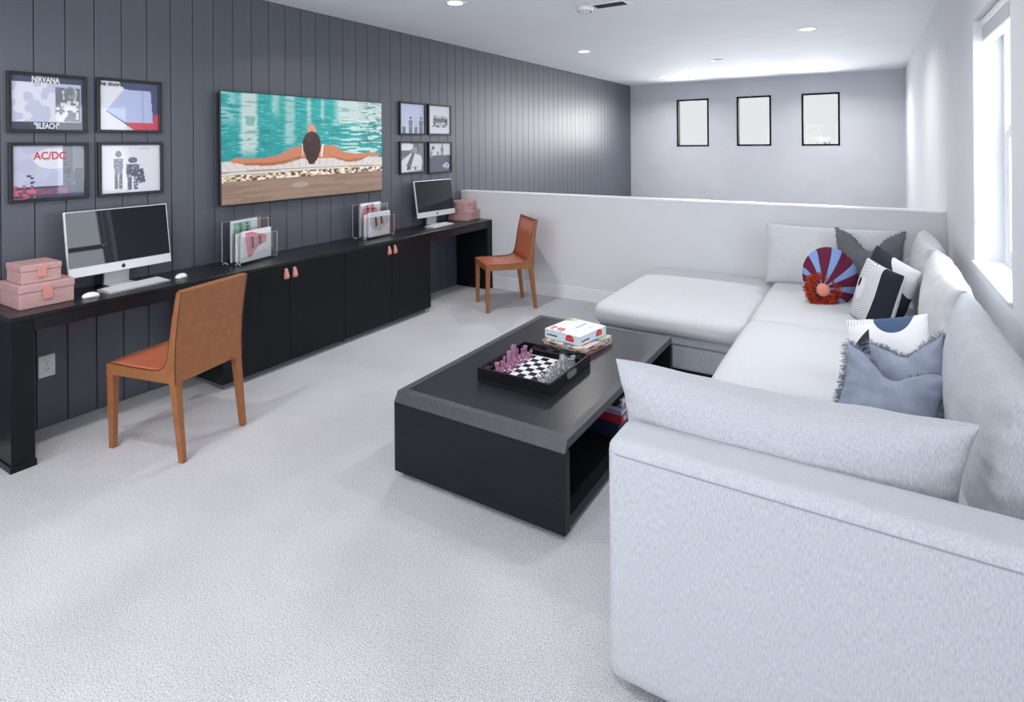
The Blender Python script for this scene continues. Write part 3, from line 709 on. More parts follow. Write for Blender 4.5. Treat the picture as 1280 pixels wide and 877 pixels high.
def rack(loc, rz, label, s, kinds, labs, grp):
    t = thing('magazine_rack', label, 'magazine rack', loc, rz, 'clear magazine racks')
    W2 = .185*s
    # four standing sheets, front ones lower, joined by a curved floor
    shs = [(-.075, .285, .0), (-.02, .23, .0), (.035, .17, 0), (.085, .17, 0)]
    shs = [(-.075, .30), (.005, .295), (.085, .195)]
    for x, h in shs:
        p = box('sheet', x-.0015, x+.0015, -W2, W2, .018, h*s, m_acryl, t)
        bm = bmesh.new()
        for y in (-W2, W2-.002): add_box(bm, x-.0018, x+.0018, y, y+.002, .016, h*s)
        add_box(bm, x-.0018, x+.0018, -W2, W2, h*s-.002, h*s); e = obj_bm('polished_edge', bm, m_acryl_e, p)
    for xa, xb in ((-.075, .005), (.005, .085)):
        box('shelf', xa, xb, -W2, W2, .014, .017, m_acryl, t)
    for y in (-W2+.004, W2-.004):
        for x in (-.05, .06):
            bm = bmesh.new(); add_tube(bm, [(x-.022, y, .0035), (x, y, .016), (x+.022, y, .0035)], .003, 6); obj_bm('foot', bm, m_acryl_e, t)
    ca, sa = math.cos(rz), math.sin(rz)
    for (lx, ly, h, w, kd), lb in zip(kinds, labs):
        magazine(t, (loc[0]+lx*ca-ly*sa, loc[1]+lx*sa+ly*ca, loc[2]+.0172), rz, w*s, h*s, kd, lb, grp)
rack((.150, 2.565, DT), R(14), 'clear acrylic magazine rack nearer the left computer, below the television', 1.0,
     [(.066, -.01, .215, .285, 'pink'), (-.020, -.035, .285, .25, 'green'), (.030, -.045, .20, .24, 'plain')],
     ['magazine with a pink shape on its white cover, front of the left rack', 'magazine with a green top, back of the left rack', 'plain pale magazine between the pink and the green one in the left rack'], 'magazines in the left rack')
rack((.150, 3.80, DT), R(2), 'clear acrylic magazine rack nearer the right computer, past the television', 1.0,
     [(.066, 0, .215, .275, 'grey'), (-.020, -.02, .295, .25, 'rose'), (.030, -.03, .20, .24, 'plain')],
     ['magazine with a silver-grey cover, front of the right rack', 'magazine with a rose-pink cover, back of the right rack', 'plain pale magazine between the grey and the pink one in the right rack'], 'magazines in the right rack')

# ------------------------------------------------------------------ chairs
def make_chair(loc, rz, label):
    t = thing('dining_chair', label, 'chair', loc, rz, 'tan leather chairs at the desk')   # faces +x
    hw_ = .222
    # side outline (x, z): continuous leather shell
    inner = [(.235, .452), (.18, .455), (.05, .450), (-.08, .450), (-.135, .457), (-.168, .478), (-.188, .52), (-.202, .60), (-.222, .72), (-.252, .855)]
    outer = [(-.262, .868), (-.282, .862), (-.262, .74), (-.245, .62), (-.238, .50), (-.240, .395)]
    prof = inner+outer+[(.235, .398)]
    for s in (-1, 1):
        bm = bmesh.new(); add_prism(bm, prof, 'y', s*hw_, s*(hw_-.012)); obj_bm('side_panel', bm, m_leather, t)
    # seat and backrest surfaces, dished between the side panels
    def strip(name, pts, sink, thick):
        bm = bmesh.new(); N = 12; rows = []
        for (x, z) in pts:
            row = []
            for k in range(N+1):
                s = -1+2*k/N; y = s*(hw_-.0115); dd = sink*(1-s**4)
                row.append((x, y, z, dd))
            rows.append(row)
        nrm = []
        for i in range(len(pts)):
            a = pts[max(i-1, 0)]; b_ = pts[min(i+1, len(pts)-1)]; dx, dz = b_[0]-a[0], b_[1]-a[1]; L = math.hypot(dx, dz); nrm.append((-dz/L, dx/L))
        top = [[bm.verts.new((x+nrm[i][0]*dd, y, z+nrm[i][1]*dd)) for (x, y, z, dd) in r_] for i, r_ in enumerate(rows)]
        bot = [[bm.verts.new((x+nrm[i][0]*thick, y, z+nrm[i][1]*thick)) for (x, y, z, dd) in r_] for i, r_ in enumerate(rows)]
        for G, fl in ((top, 0), (bot, 1)):
            for i in range(len(pts)-1):
                for k in range(N):
                    f = [G[i][k], G[i+1][k], G[i+1][k+1], G[i][k+1]]; bm.faces.new(f[::-1] if fl else f)
        for i in range(len(pts)-1):
            for k in (0, N): bm.faces.new((top[i][k], top[i+1][k], bot[i+1][k], bot[i][k]))
        for i in (0, len(pts)-1):
            for k in range(N): bm.faces.new((top[i][k], top[i][k+1], bot[i][k+1], bot[i][k]))
        return obj_bm(name, bm, m_seat, t, True)
    strip('seat', inner[:6], .006, .04); strip('backrest', inner[5:], .006, .022)
    bm = bmesh.new(); op = [(-.2605, .869)]+outer[1:]
    back = [(x+.004, z) for x, z in outer]; add_prism(bm, outer[:1]+outer[1:]+[(x+.014, z) for x, z in outer[::-1]], 'y', -(hw_-.0118), hw_-.0118); obj_bm('outer_back', bm, m_leather, t)
    bm = bmesh.new(); add_prism(bm, [(.235, .4515), (.235, .398), (.222, .398), (.222, .4515)], 'y', -(hw_-.0118), hw_-.0118); obj_bm('front_apron', bm, m_leather, t)
    for s in (-1, 1):
        bm = bmesh.new(); add_tube(bm, [(x, s*(hw_-.001), z+.0012) for x, z in [(.2375, .40)]+inner]+[(-.262, s*(hw_-.001), .8695)]+[(x-.001, s*(hw_-.001), z) for x, z in outer[1:]], .0026, 5)
        p = obj_bm('piping', bm, m_leather_e, t, True); p['label'] = 'dark brown edge piping'
    def leg(x, s, dx):
        bm = bmesh.new(); top = .399; a, b_ = .021, .015
        y = s*(hw_-.0215)
        T = [(x-a, y-.0205), (x+a, y-.0205), (x+a, y+.0205), (x-a, y+.0205)]
        B = [(x+dx-b_, y-b_*.9), (x+dx+b_, y-b_*.9), (x+dx+b_, y+b_*.9), (x+dx-b_, y+b_*.9)]
        vt = [bm.verts.new((*p, top)) for p in T]; vb = [bm.verts.new((*p, .0005)) for p in B]
        bm.faces.new(vt); bm.faces.new(vb[::-1])
        for k in range(4): bm.faces.new((vt[k], vb[k], vb[(k+1) % 4], vt[(k+1) % 4]))
        bmesh.ops.bevel(bm, geom=bm.edges[:], offset=.0025, segments=1, affect='EDGES')
        obj_bm('leg', bm, m_leather, t)
    for s in (-1, 1): leg(.214, s, .003); leg(-.218, s, -.045)
    return t
ch = make_chair((.741, 1.722, 0), R(193.5), 'tan leather chair at the left computer, seen from behind')
ch2 = copy_tree(ch); ch2.location = (.918, 4.797, 0); ch2.rotation_euler.z = R(229)
ch2['label'] = 'tan leather chair standing by the half wall near the right computer'

# ------------------------------------------------------------------ coffee table
TX0, TX1, TY0, TY1, TH = 2.052, 2.966, 2.050, 3.530, .405
t = thing('coffee_table', 'low black wooden coffee table, open along its sides with a shelf', 'table', ((TX0+TX1)/2, (TY0+TY1)/2, 0), 0)
cx, cy = (TX0+TX1)/2, (TY0+TY1)/2; hx, hy = (TX1-TX0)/2, (TY1-TY0)/2
bd, cz, cyy = .037, .045, .026
bm = bmesh.new(); add_box(bm, -hx+bd, hx-bd, -hy+bd+cyy, hy-bd-cyy, TH-.04, TH-.001); obj_bm('top_panel', bm, m_table, t)
for s in (-1, 1):
    bm = bmesh.new()
    xa, xb = s*hx, s*(hx-bd); ya, yb = hy-cyy-.0003, hy-cyy-bd-.0003
    P = [(xa, -ya), (xa, ya), (xb, yb), (xb, -yb)]
    add_prism(bm, P if s > 0 else P[::-1], 'z', TH-.036, TH); o = obj_bm('side_border', bm, m_table_b, t); o['label'] = 'lighter grey mitred border strip'
    bm = bmesh.new(); ya, yb = s*(hy-cyy), s*(hy-cyy-bd)
    P = [(-hx, ya), (hx, ya), (hx-bd, yb), (-hx+bd, yb)]
    add_prism(bm, P, 'z', TH-.036, TH); o = obj_bm('end_border', bm, m_table_b, t); o['label'] = 'lighter grey mitred border strip'
    bm = bmesh.new(); add_prism(bm, [(s*(hy-cyy-.0002), TH), (s*hy, TH-cz), (s*(hy-cyy-.0002), TH-cz)], 'x', -hx, hx)
    o = obj_bm('chamfer', bm, m_table_b, t); o['label'] = 'lighter grey sloping end edge'
    a, b_ = sorted((s*hy, s*(hy-.045)))
    box('end_panel', -hx, hx, a, b_, .03, TH-cz-.0003, m_table_e, t, bev=.001)
box('shelf', -hx+.012, hx-.012, -hy+.045, hy-.045, .032, .07, m_table_e, t)
box('centre_divider', -.012, .012, -hy+.046, hy-.046, .071, TH-.045, m_table_e, t)
box('plinth', -hx+.03, hx-.03, -hy+.03, hy-.03, 0, .0295, principled('plinth_grey', lin(110, 112, 118), .6), t)

# chess tray, board and pieces
TZ = TH
tray = thing('serving_tray', 'square black lacquer tray with high sides on the coffee table', 'tray', (2.520, 2.605, TZ), 0)
bm = bmesh.new(); th = .012; a, b_ = .208, .228; hT = .062
box('tray_base', -a, a, -b_, b_, .0003, .008, m_dark, tray)
for (x0, x1, y0, y1) in ((-a, a, -b_, -b_+th), (-a, a, b_-th, b_), (-a, -a+th, -b_+th, b_-th), (a-th, a, -b_+th, b_-th)):
    add_box(bm, x0, x1, y0, y1, .008, hT, .001)
obj_bm('tray_side', bm, principled('black_lacquer', lin(20, 21, 25), .12, spec=.6), tray)
def oval(bm, w, h, x0, x1, z):
    pts = []
    for k in range(20):
        an = 2*PI*k/20; c_, s_ = math.cos(an), math.sin(an)
        pts.append((math.copysign(abs(c_)**.6, c_)*w, z+math.copysign(abs(s_)**.7, s_)*h))
    add_prism(bm, pts, 'x', x0, x1)
for s in (-1, 1):
    bm = bmesh.new(); oval(bm, .052, .016, s*(a+.0002), s*(a+.0035), .038); hd = obj_bm('handle_plate', bm, m_steel, tray); hd['label'] = 'silver oval handle plate'
    bm = bmesh.new(); oval(bm, .042, .0095, s*(a+.0036), s*(a+.0042), .038); obj_bm('handle_recess', bm, principled('dull_steel', lin(150, 150, 152), .5, .6), hd)  # duller grey oval inside the handle plate
BX, BY = 2.518, 2.605; SQ = .0415
m_board = principled('board', (1, 1, 1), .15); n, l, b = nodes(m_board)
tc = n.new('ShaderNodeTexCoord'); ck = n.new('ShaderNodeTexChecker'); mp = n.new('ShaderNodeMapping'); mp.inputs['Location'].default_value = (.0, .0, .5)
ck.inputs['Scale'].default_value = 1/SQ; ck.inputs[1].default_value = (*lin(240, 240, 244), 1); ck.inputs[2].default_value = (*lin(30, 30, 36), 1)
mp.inputs['Scale'].default_value = (1, 1, 0)
l.new(tc.outputs['Object'], mp.inputs[0]); l.new(mp.outputs[0], ck.inputs['Vector']); l.new(ck.outputs[0], b.inputs['Base Color'])
tag(box('chess_board', -SQ*4-.012, SQ*4+.012, -SQ*4-.012, SQ*4+.012, 0, .008, principled('board_rim', lin(236, 236, 240), .2), None, bev=.001, loc=(BX, BY, TZ+.0085)), 'white and black chequered chess board inside the black tray', 'chess board')
brd = bpy.data.objects['chess_board']
box('playing_field', -SQ*4, SQ*4, -SQ*4, SQ*4, .0081, .0085, m_board, brd)
def glass_mat(name, col, tr):
    m = principled(name, col, .04, spec=.6); b = m.node_tree.nodes['Principled BSDF']; b.inputs['Transmission Weight'].default_value = tr; return m
m_pinkg = glass_mat('pink_acrylic', lin(250, 176, 222), .68); m_clear = glass_mat('clear_crystal', lin(238, 248, 247), .74)
# angular modern set: each kind is a lathe or a cut block on a round foot
kinds = {'pawn': (.030, [(.011, 0), (.011, .004), (.006, .010), (.005, .022), (.009, .027), (.009, .033), (.003, .040)]),
         'rook': (.0, [(.014, 0), (.014, .005), (.010, .008), (.010, .040), (.013, .042), (.013, .052), (.0, .052)]),
         'knight': (.0, [(.014, 0), (.013, .005), (.009, .01), (.012, .03), (.013, .048), (.004, .056)]),
         'bishop': (.0, [(.014, 0), (.013, .005), (.008, .012), (.007, .040), (.011, .047), (.007, .060), (.001, .066)]),
         'queen': (.0, [(.016, 0), (.016, .006), (.014, .010), (.014, .068), (.012, .074), (.005, .077)]),
         'king': (.0, [(.017, 0), (.017, .006), (.0155, .010), (.0155, .088), (.013, .094), (.0, .096)])}
order = ['rook', 'knight', 'bishop', 'queen', 'king', 'bishop', 'knight', 'rook']
meshes = {}
for kd, (_, prof) in kinds.items():
    bm = bmesh.new(); add_lathe(bm, prof, 8 if kd in ('pawn', 'knight') else 14)
    if kd == 'knight':
        for v in bm.verts:
            if v.co.z > .02: v.co.y *= .45; v.co.x += .006
    if kd == 'bishop':
        for v in bm.verts:
            if v.co.z > .03: v.co.x *= .55
    bmesh.ops.recalc_face_normals(bm, faces=bm.faces); me = bpy.data.meshes.new('chess_'+kd); bm.to_mesh(me); bm.free(); meshes[kd] = me
where = {0: 'at the near end', 7: 'at the far end'}
for side, mt, nm in ((-1, m_pinkg, 'pink'), (1, m_clear, 'clear')):
    for kd in kinds:
        me = meshes[kd] if side == -1 else meshes[kd].copy(); me.materials.clear(); me.materials.append(mt)
        js = range(8) if kd == 'pawn' else [j for j in range(8) if order[j] == kd]
        for j in js:
            row = 2.5 if kd == 'pawn' else 3.5
            jx, jy = random.uniform(-.004, .004), random.uniform(-.004, .004)
            o = obj_me('chess_'+kd, me, mt, loc=(BX+side*row*SQ+jx, BY+(j-3.5)*SQ+jy, TZ+.0171), smooth=(kd not in ('pawn', 'knight')))
            lab = '%s acrylic chess %s on the board' % (nm, kd)
            if kd == 'pawn': lab = 'low %s acrylic pawn, %s in its row from the near end of the tray' % (nm, ['first', 'second', 'third', 'fourth', 'fifth', 'sixth', 'seventh', 'eighth'][j])
            elif kd in ('rook', 'knight', 'bishop'): lab = '%s acrylic chess %s in the nearer half of its row' % (nm, kd) if j < 4 else '%s acrylic chess %s in the farther half of its row' % (nm, kd)
            elif kd == 'king': lab = 'tallest %s acrylic chess piece, the king' % nm
            else: lab = '%s acrylic chess queen beside the king' % nm
            tag(o, lab, 'chess piece', '%s chess pieces' % nm if kd != 'pawn' else '%s pawns' % nm)

# board games on the table
def game_paint(seed, basec, accents, dens=.6):
    def f(U, V):
        im = base(U, basec)
        for k, c in enumerate(accents):
            im = over(im, (vnoise(U, V, 5+2*k, 4+k, seed+k) > dens+.03*k).astype(float), c)
        return im
    return f
def game_box(loc, rz, sx, sy, h, label, group, top, side, basecol, name='board_game'):
    t = thing(name, label, 'board game', loc, rz, group)
    box('tray_box', -sx/2+.002, sx/2-.002, -sy/2+.002, sy/2-.002, .0004, h*.3, principled('carton', lin(basecol), .5), t)
    box('lid', -sx/2, sx/2, -sy/2, sy/2, h*.12, h, principled('carton_lid', lin(basecol), .4), t)
    sheet('lid_print', sx, sy, 48, 48, top, m_paper, t, loc=(0, 0, h+.0006), rot=(-PI/2, 0, 0))
    sheet('side_print', sx, h*.86, 48, 12, side, m_paper, t, loc=(0, -sy/2-.0005, h*.55))
    sheet('side_print', sy, h*.86, 48, 12, side, m_paper, t, loc=(sx/2+.0005, 0, h*.55), rot=(0, 0, PI/2))
    return t
def white_top(U, V):
    im = base(U, (232, 236, 240)); b = vnoise(U, V, 14, 14, 61)
    im = over(im, rect(U, V, 0, .25, 0, .30)*(b > .35), (206, 212, 178)); im = over(im, rect(U, V, 0, .2, .0, .2)*(b > .6), (120, 150, 120))
    im = over(im, rect(U, V, .07, .44, .72, .96)*(vnoise(U, V, 26, 20, 62) > .42), (206, 62, 74)); im = over(im, rect(U, V, .52, .57, .15, .55)*(b > .3), (110, 130, 130)); im = over(im, ell(U, V, .78, .3, .02, .03)+ell(U, V, .78, .5, .02, .03), (130, 90, 100)); return im
def white_side(U, V):
    im = base(U, (218, 230, 240)); im = over(im, rect(U, V, .06, .36, .5, .74)*(vnoise(U, V, 40, 4, 63) > .3), (48, 78, 124))
    im = over(im, ell(U, V, .72, .45, .11, .42)+rect(U, V, .6, .84, .4, .8), (214, 50, 62)); im = over(im, rect(U, V, .66, .78, .45, .6)*(vnoise(U, V, 40, 12, 64) > .5), (240, 220, 220)); return im
mottle = game_paint(71, (216, 206, 204), [(196, 86, 90), (226, 226, 170), (104, 112, 150), (150, 190, 150)], .58)
ms = game_paint(81, (212, 198, 190), [(214, 210, 150), (150, 60, 70), (70, 74, 110)], .55)
game_box((2.532, 3.085, TZ), R(-8), .285, .31, .045, 'colourful speckled board game box, bottom of the pair on the coffee table', 'board games on the table', mottle, ms, (214, 204, 198))
game_box((2.512, 3.105, TZ+.0462), R(-10), .250, .27, .052, 'white board game box with red emblem, top of the pair on the coffee table', 'board games on the table', white_top, white_side, (232, 236, 240))
# board games on the table's shelf
SZ = .0705
g = [((44, 62, 92), 'dark blue board game box at the bottom of the pile on the table shelf', .075, 'blue'), ((178, 44, 62), 'red board game box with white MONOPOLY lettering on the table shelf', .045, 'red'),
     ((196, 196, 224), 'pale lilac board game box above the red one on the table shelf', .04, 'lilac'), ((40, 40, 52), 'black and white board game box on top of the pile on the table shelf', .05, 'black')]
z = SZ
for col, lab, h, kd in g:
    def sp(U, V, col=col, kd=kd):
        im = base(U, col); b = vnoise(U, V, 24, 5, 91)
        if kd == 'black': im = over(im, (b > .5), (226, 228, 236))
        if kd == 'lilac': im = over(im, (vnoise(U, V, 3, 3, 92) > .6), (150, 130, 190))
        if kd == 'red': im = over(im, rect(U, V, .55, .62, 0, 1), (226, 226, 232)); im = over(im, rect(U, V, .04, .5, .12, .88)*.25, (120, 20, 40))
        return im
    t = game_box((2.745, 3.02, z), R(-6 if kd == 'blue' else -3), .36, .42, h, lab, 'board games on the table shelf', lambda U, V, c=col: base(U, c), sp, col)
    if kd == 'red': text('MONOPOLY', .040, m_text_w, t, (.1812, -.09, h*.55), (PI/2, 0, PI/2), sx=.85, font_bold=.001)
    if kd == 'blue': text('CLUE', .045, m_text_w, t, (.1812, .05, h*.62), (PI/2, 0, PI/2), sx=1, font_bold=.001)
    z += h+.0015

# ------------------------------------------------------------------ sectional sofa
SX0, SX1, ST = 3.345, 4.465, .475
def rounded_panel(name, x0, x1, y0, y1, z0, z1, r, m, parent, wr=.0015, seed=0, n=16):
    return soft_box(name, x1-x0, y1-y0, z1-z0, r, m, parent, (0, 0, 0), n, wr, 3., seed, loc=((x0+x1)/2, (y0+y1)/2, z0))
def seam(parent, pts, r=.0022):
    bm = bmesh.new(); add_tube(bm, pts, r, 5); return obj_bm('seam', bm, m_seam, parent)
# near section with the arm
s1 = thing('sofa_section', 'near end section of the pale grey sectional sofa with its high arm panel', 'sofa', (0, 0, 0), 0, 'sectional sofa pieces')
rounded_panel('base', SX0+.012, SX1-.16, 1.74, 2.78, .04, .30, .02, m_fabric, s1)
rounded_panel('arm', SX0, SX1, 1.562, 1.738, .04, .735, .035, m_fabric, s1, wr=.0004, n=24)
seam(s1, [(SX0+.0005, 1.715, .698), (SX0-.0005, 1.60, .698), (SX0+.008, 1.5715, .698), (SX0+.04, 1.5615, .698), (4.0, 1.5612, .698), (SX1-.04, 1.5615, .698)], .0019)
rounded_panel('back', 4.345, SX1, 1.74, 2.78, .04, .725, .04, m_fabric_s, s1)
soft_box('seat_cushion', .955, 1.03, .185, .05, m_fabric_s, s1, (.012, .004, .018), 18, .003, 3, 1, loc=(SX0+.478, 2.262, .295))
s2 = thing('sofa_section', 'middle section of the pale grey sectional sofa along the window wall', 'sofa', (0, 0, 0), 0, 'sectional sofa pieces')
rounded_panel('base', SX0+.012, SX1-.16, 2.785, 4.03, .04, .30, .02, m_fabric, s2)
rounded_panel('back', 4.345, SX1, 2.785, 4.03, .04, .725, .04, m_fabric_s, s2)
soft_box('seat_cushion', .955, 1.12, .185, .05, m_fabric_s, s2, (.012, .004, .018), 18, .003, 3, 2, loc=(SX0+.478, 3.345, .295))
s3 = thing('sofa_section', 'corner section of the pale grey sectional sofa against the half wall', 'sofa', (0, 0, 0), 0, 'sectional sofa pieces')
rounded_panel('base', SX0+.012, SX1-.16, 4.035, 5.14, .04, .30, .02, m_fabric, s3)
rounded_panel('back', 4.345, SX1, 4.035, 5.31, .04, .725, .04, m_fabric_s, s3)
rounded_panel('rear_back', SX0+.01, 4.30, 5.145, 5.31, .04, .725, .04, m_fabric_s, s3)
soft_box('seat_cushion', .955, 1.225, .185, .05, m_fabric_s, s3, (.012, .004, .018), 18, .003, 3, 3, loc=(SX0+.478, 4.525, .295))
s4 = thing('sofa_section', 'wide backless chaise section of the sofa against the half wall', 'sofa', (0, 0, 0), 0, 'sectional sofa pieces')
rounded_panel('base', 2.32, SX0-.012, 3.915, 5.30, .055, .215, .02, m_fabric, s4)
rounded_panel('upper_base', 2.31, SX0-.008, 3.905, 5.305, .216, .295, .03, m_fabric, s4)
box('floor_plinth', 2.40, SX0-.08, 3.98, 5.25, 0, .054, m_dark, s4)
soft_box('seat_cushion', 1.045, 1.465, .150, .06, m_fabric_s, s4, (.012, .02, .016), 22, .004, 3, 4, loc=(2.815, 4.575, .292))
for s_, (x0, x1, y0, y1) in ((s1, (SX0+.1, SX1-.1, 1.64, 2.7)), (s2, (SX0+.1, SX1-.1, 2.86, 3.96)), (s3, (SX0+.1, SX1-.1, 4.1, 5.2))):
    box('floor_plinth', x0, x1, y0, y1, 0, .0405, m_dark, s_)

def place_pillow(name, me, m, loc, rz, lean, label, cat, group=None, roll=0, smooth=True):
    o = obj_me(name, me, m, None, smooth, loc); o.rotation_mode = 'XYZ'
    o.rotation_euler = (Matrix.Rotation(rz, 4, 'Z') @ Matrix.Rotation(lean, 4, 'X') @ Matrix.Rotation(roll, 4, 'Y')).to_euler()
    tag(o, label, cat, group); return o
# loose back cushions: local front -y, so rz turns the front; lean > 0 tips the top backwards (+y)
SB = ST+.004
# along the window wall (front faces -x => rz = -90deg)
for (yc, w, seed, lab) in ((4.63, .84, 3, 'long pale grey back cushion against the window wall, farthest one'), (3.63, 1.10, 4, 'long pale grey back cushion against the window wall, middle one'),
                           (2.46, 1.16, 5, 'long pale grey back cushion against the window wall at the right edge, nearest one')):
    me, _ = pillow_me('back_cushion', w, .49, .19, 40, .035, 0, 0, seed, .010, 5, .30)
    place_pillow('back_cushion', me, m_fabric_s if seed < 5 else m_fabric, (4.305, yc, SB-.01), -PI/2, R(-4), lab, 'cushion', 'back cushions of the sofa')
# far one against the half wall
me, _ = pillow_me('back_cushion', .90, .47, .24, 34, .04, 0, 0, 8, .006, 5, .32)
place_pillow('back_cushion', me, m_fabric_s, (3.735, 5.02, SB-.01), 0, R(-9), 'pale grey back cushion standing against the half wall', 'cushion', 'back cushions of the sofa')
# near one leaning on the arm
me, _ = pillow_me('back_cushion', .93, .395, .25, 40, .06, .04, .06, 9, .006, 4, .34)
place_pillow('back_cushion', me, m_fabric, (3.755, 1.87, SB-.01), R(2), R(5), 'big pale grey back cushion leaning on the near arm in the foreground', 'cushion', 'back cushions of the sofa')

# --- decorative pillows
def mth(n, l, op, a, b=None, c=None):
    k = n.new('ShaderNodeMath'); k.operation = op
    for i, v in enumerate((a, b, c)):
        if v is None: continue
        if isinstance(v, (int, float)): k.inputs[i].default_value = v
        else: l.new(v, k.inputs[i])
    return k.outputs[0]
def pattern_mat(name, build):
    """printed cloth; build(n, l, x, y, z) returns the colour socket, object coordinates in metres"""
    m = principled(name, (1, 1, 1), .9, spec=.2); n, l, b = nodes(m)
    tc = n.new('ShaderNodeTexCoord'); sp = n.new('ShaderNodeSeparateXYZ'); l.new(tc.outputs['Object'], sp.inputs[0])
    l.new(build(n, l, *sp.outputs[:3]), b.inputs['Base Color']); return m
def mixc(n, l, fac, c1, c2):
    k = n.new('ShaderNodeMix'); k.data_type = 'RGBA'
    if isinstance(fac, (int, float)): k.inputs[0].default_value = fac
    else: l.new(fac, k.inputs[0])
    for i, c in ((6, c1), (7, c2)):
        if isinstance(c, tuple): k.inputs[i].default_value = (*lin(c), 1)
        else: l.new(c, k.inputs[i])
    return k.outputs[2]
def b_stripes(n, l, x, y, z):
    a = mth(n, l, 'ARCTAN2', mth(n, l, 'SUBTRACT', z, .115), mth(n, l, 'ADD', x, .078))
    f = mth(n, l, 'FRACT', mth(n, l, 'MULTIPLY_ADD', a, 11/(2*PI), 20.25))
    c = mixc(n, l, mth(n, l, 'LESS_THAN', f, .40), (96, 34, 60), (124, 152, 200))
    return mixc(n, l, mth(n, l, 'GREATER_THAN', y, -.004), c, (224, 224, 228))
def b_contour(n, l, x, y, z):
    dx = mth(n, l, 'DIVIDE', mth(n, l, 'ADD', x, .085), .175); dz = mth(n, l, 'DIVIDE', mth(n, l, 'SUBTRACT', z, .205), .225)
    d = mth(n, l, 'SQRT', mth(n, l, 'ADD', mth(n, l, 'MULTIPLY', dx, dx), mth(n, l, 'MULTIPLY', dz, dz)))
    line = mth(n, l, 'MULTIPLY', mth(n, l, 'LESS_THAN', mth(n, l, 'FRACT', mth(n, l, 'MULTIPLY', d, 15)), .30), mth(n, l, 'GREATER_THAN', d, .32))
    c = mixc(n, l, mth(n, l, 'MULTIPLY', line, .75), (226, 227, 232), (96, 98, 108))
    c = mixc(n, l, mth(n, l, 'GREATER_THAN', d, 1.0), c, (36, 40, 52))
    ex = mth(n, l, 'DIVIDE', mth(n, l, 'ADD', x, .115), .020); ez = mth(n, l, 'DIVIDE', mth(n, l, 'SUBTRACT', z, .235), .030)
    e = mth(n, l, 'SQRT', mth(n, l, 'ADD', mth(n, l, 'MULTIPLY', ex, ex), mth(n, l, 'MULTIPLY', ez, ez)))
    c = mixc(n, l, mth(n, l, 'LESS_THAN', e, 1.0), c, (24, 26, 34))
    return mixc(n, l, mth(n, l, 'GREATER_THAN', y, -.002), c, (208, 210, 216))
m_stripes = pattern_mat('radial_stripe_cloth', b_stripes); m_contour = pattern_mat('contour_line_cloth', b_contour)
# grey fringed, dented, in the corner
me, out = pillow_me('throw_pillow', .40, .46, .15, 40, .05, .50, .14, 11, .006, 7)
p = place_pillow('throw_pillow', me, m_grey, (3.995, 4.72, ST+.012), R(-4), R(-14), 'charcoal fringed pillow with a dented top in the sofa corner', 'pillow')
fringe(p, out, .40, .46, m_greyfr, .018, 700, 3)
# round striped pillow with a shaggy orange ring
me, out = pillow_me('throw_pillow', .36, .40, .16, 44, .0, 0, 0, 12, .002, 7, .45, None, round_=1.)
p = place_pillow('throw_pillow', me, m_stripes, (3.785, 4.50, ST-.006), R(22), R(-14), 'round maroon and blue striped pillow with a shaggy orange ring', 'pillow')
bm = bmesh.new(); rr = random.Random(5); cc = Vector((-.078, -.066, .105))
for i in range(2300):
    a = rr.uniform(0, 2*PI); r0 = .046+.042*rr.random()
    d = Vector((math.cos(a), rr.uniform(-1.1, -.1), math.sin(a))).normalized(); q0 = cc+Vector((math.cos(a)*r0, .012, math.sin(a)*r0)); q1 = q0+d*rr.uniform(.018, .038); q2 = q1+Vector((rr.uniform(-1, 1), rr.uniform(-.6, .6), rr.uniform(-1, .6))).normalized()*.016
    add_tube(bm, [q0, q1, q2], .0024, 3, .0012)
f = obj_bm('shaggy_ring', bm, noisy('orange_yarn', lin(206, 74, 34), lin(120, 34, 20), (40, 40, 40), .8), p); f['kind'] = 'stuff'; f['label'] = 'shaggy burnt-orange yarn ring'
bm = bmesh.new(); bmesh.ops.create_uvsphere(bm, u_segments=20, v_segments=12, radius=.044)
for v in bm.verts: v.co.y *= .6
f = obj_bm('centre_tuft', bm, principled('coral_tuft', lin(226, 140, 118), .8), p, True, loc=(-.078, -.086, .105)); f['label'] = 'coral rounded centre'
me, out = pillow_me('throw_pillow', .40, .40, .13, 36, .05, 0, 0, 14, .003, 7, .45)
m_halves = pattern_mat('navy_and_white_cloth', lambda n, l, x, y, z: mixc(n, l, mth(n, l, 'GREATER_THAN', mth(n, l, 'ADD', mth(n, l, 'MULTIPLY', x, .8), z), .37), (52, 56, 66), (228, 230, 234)))
place_pillow('throw_pillow', me, m_halves, (4.03, 4.34, ST+.012), R(-52), R(-12), 'dark pillow with a white corner behind the contour-lined one', 'pillow', roll=R(14))
me, out = pillow_me('throw_pillow', .42, .38, .13, 40, .05, 0, .0, 13, .002, 7, .45)
place_pillow('throw_pillow', me, m_contour, (3.985, 4.04, ST+.012), R(-64), R(-15), 'square pillow with fine contour lines on white beside solid navy', 'pillow', roll=R(3))
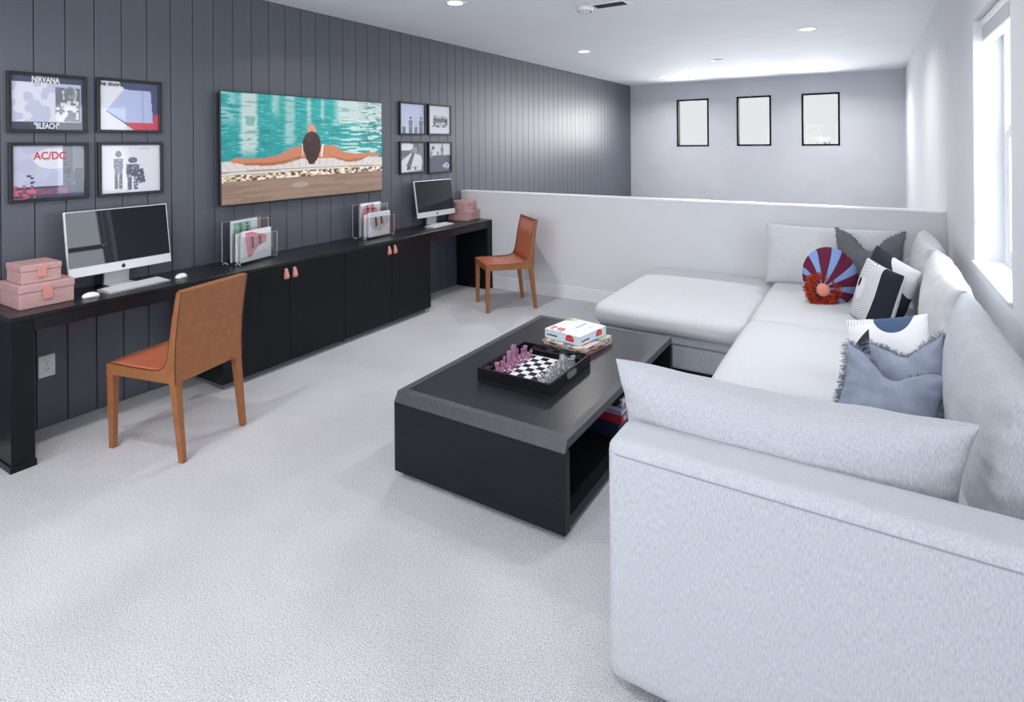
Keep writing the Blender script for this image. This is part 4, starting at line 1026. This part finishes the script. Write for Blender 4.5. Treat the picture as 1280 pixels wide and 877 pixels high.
# near group
def b_abstract(n, l, x, y, z):
    ex = mth(n, l, 'DIVIDE', mth(n, l, 'SUBTRACT', x, .035), .085); ez = mth(n, l, 'DIVIDE', mth(n, l, 'SUBTRACT', z, .36), .12)
    e = mth(n, l, 'ADD', mth(n, l, 'MULTIPLY', ex, ex), mth(n, l, 'MULTIPLY', ez, ez))
    c = mixc(n, l, mth(n, l, 'LESS_THAN', e, 1.0), (233, 235, 239), (74, 92, 124))
    t2 = mth(n, l, 'MULTIPLY', mth(n, l, 'LESS_THAN', x, -.06), mth(n, l, 'LESS_THAN', mth(n, l, 'SUBTRACT', z, x), .33))
    c = mixc(n, l, mth(n, l, 'MULTIPLY', t2, mth(n, l, 'GREATER_THAN', z, .15)), c, (56, 60, 68))
    s_ = mth(n, l, 'LESS_THAN', mth(n, l, 'FRACT', mth(n, l, 'MULTIPLY', x, 70)), .3)
    t3 = mth(n, l, 'MULTIPLY', mth(n, l, 'LESS_THAN', x, -.04), mth(n, l, 'GREATER_THAN', z, .30))
    return mixc(n, l, mth(n, l, 'MULTIPLY', mth(n, l, 'MULTIPLY', s_, t3), .5), c, (120, 124, 132))
me, out = pillow_me('throw_pillow', .34, .34, .12, 40, .05, .0, 0, 15, .003, 7, .45)
place_pillow('throw_pillow', me, pattern_mat('abstract_cloth', b_abstract), (4.095, 2.96, ST+.04), R(-24), R(-34), 'white pillow with navy shapes behind the two blue fringed ones', 'pillow', roll=R(-20))
me, out = pillow_me('throw_pillow', .27, .34, .15, 44, .07, .22, .18, 16, .009, 8)
p = place_pillow('throw_pillow', me, m_blue, (4.165, 2.66, ST+.0), R(-34), R(-26), 'blue-grey fringed pillow propped against the back cushion, right one of two', 'pillow', 'blue-grey fringed pillows', roll=R(-24))
fringe(p, out, .27, .34, m_bluefr, .028, 1700, 7, rad=.0012)
me, out = pillow_me('throw_pillow', .32, .33, .15, 44, .07, .42, .22, 17, .013, 8)
p = place_pillow('throw_pillow', me, m_blue, (4.02, 2.46, ST+.02), R(-6), R(-46), 'blue-grey fringed pillow lying in front of the other, left one of two', 'pillow', 'blue-grey fringed pillows', roll=R(8))
fringe(p, out, .32, .33, m_bluefr, .030, 1700, 8, rad=.0012)
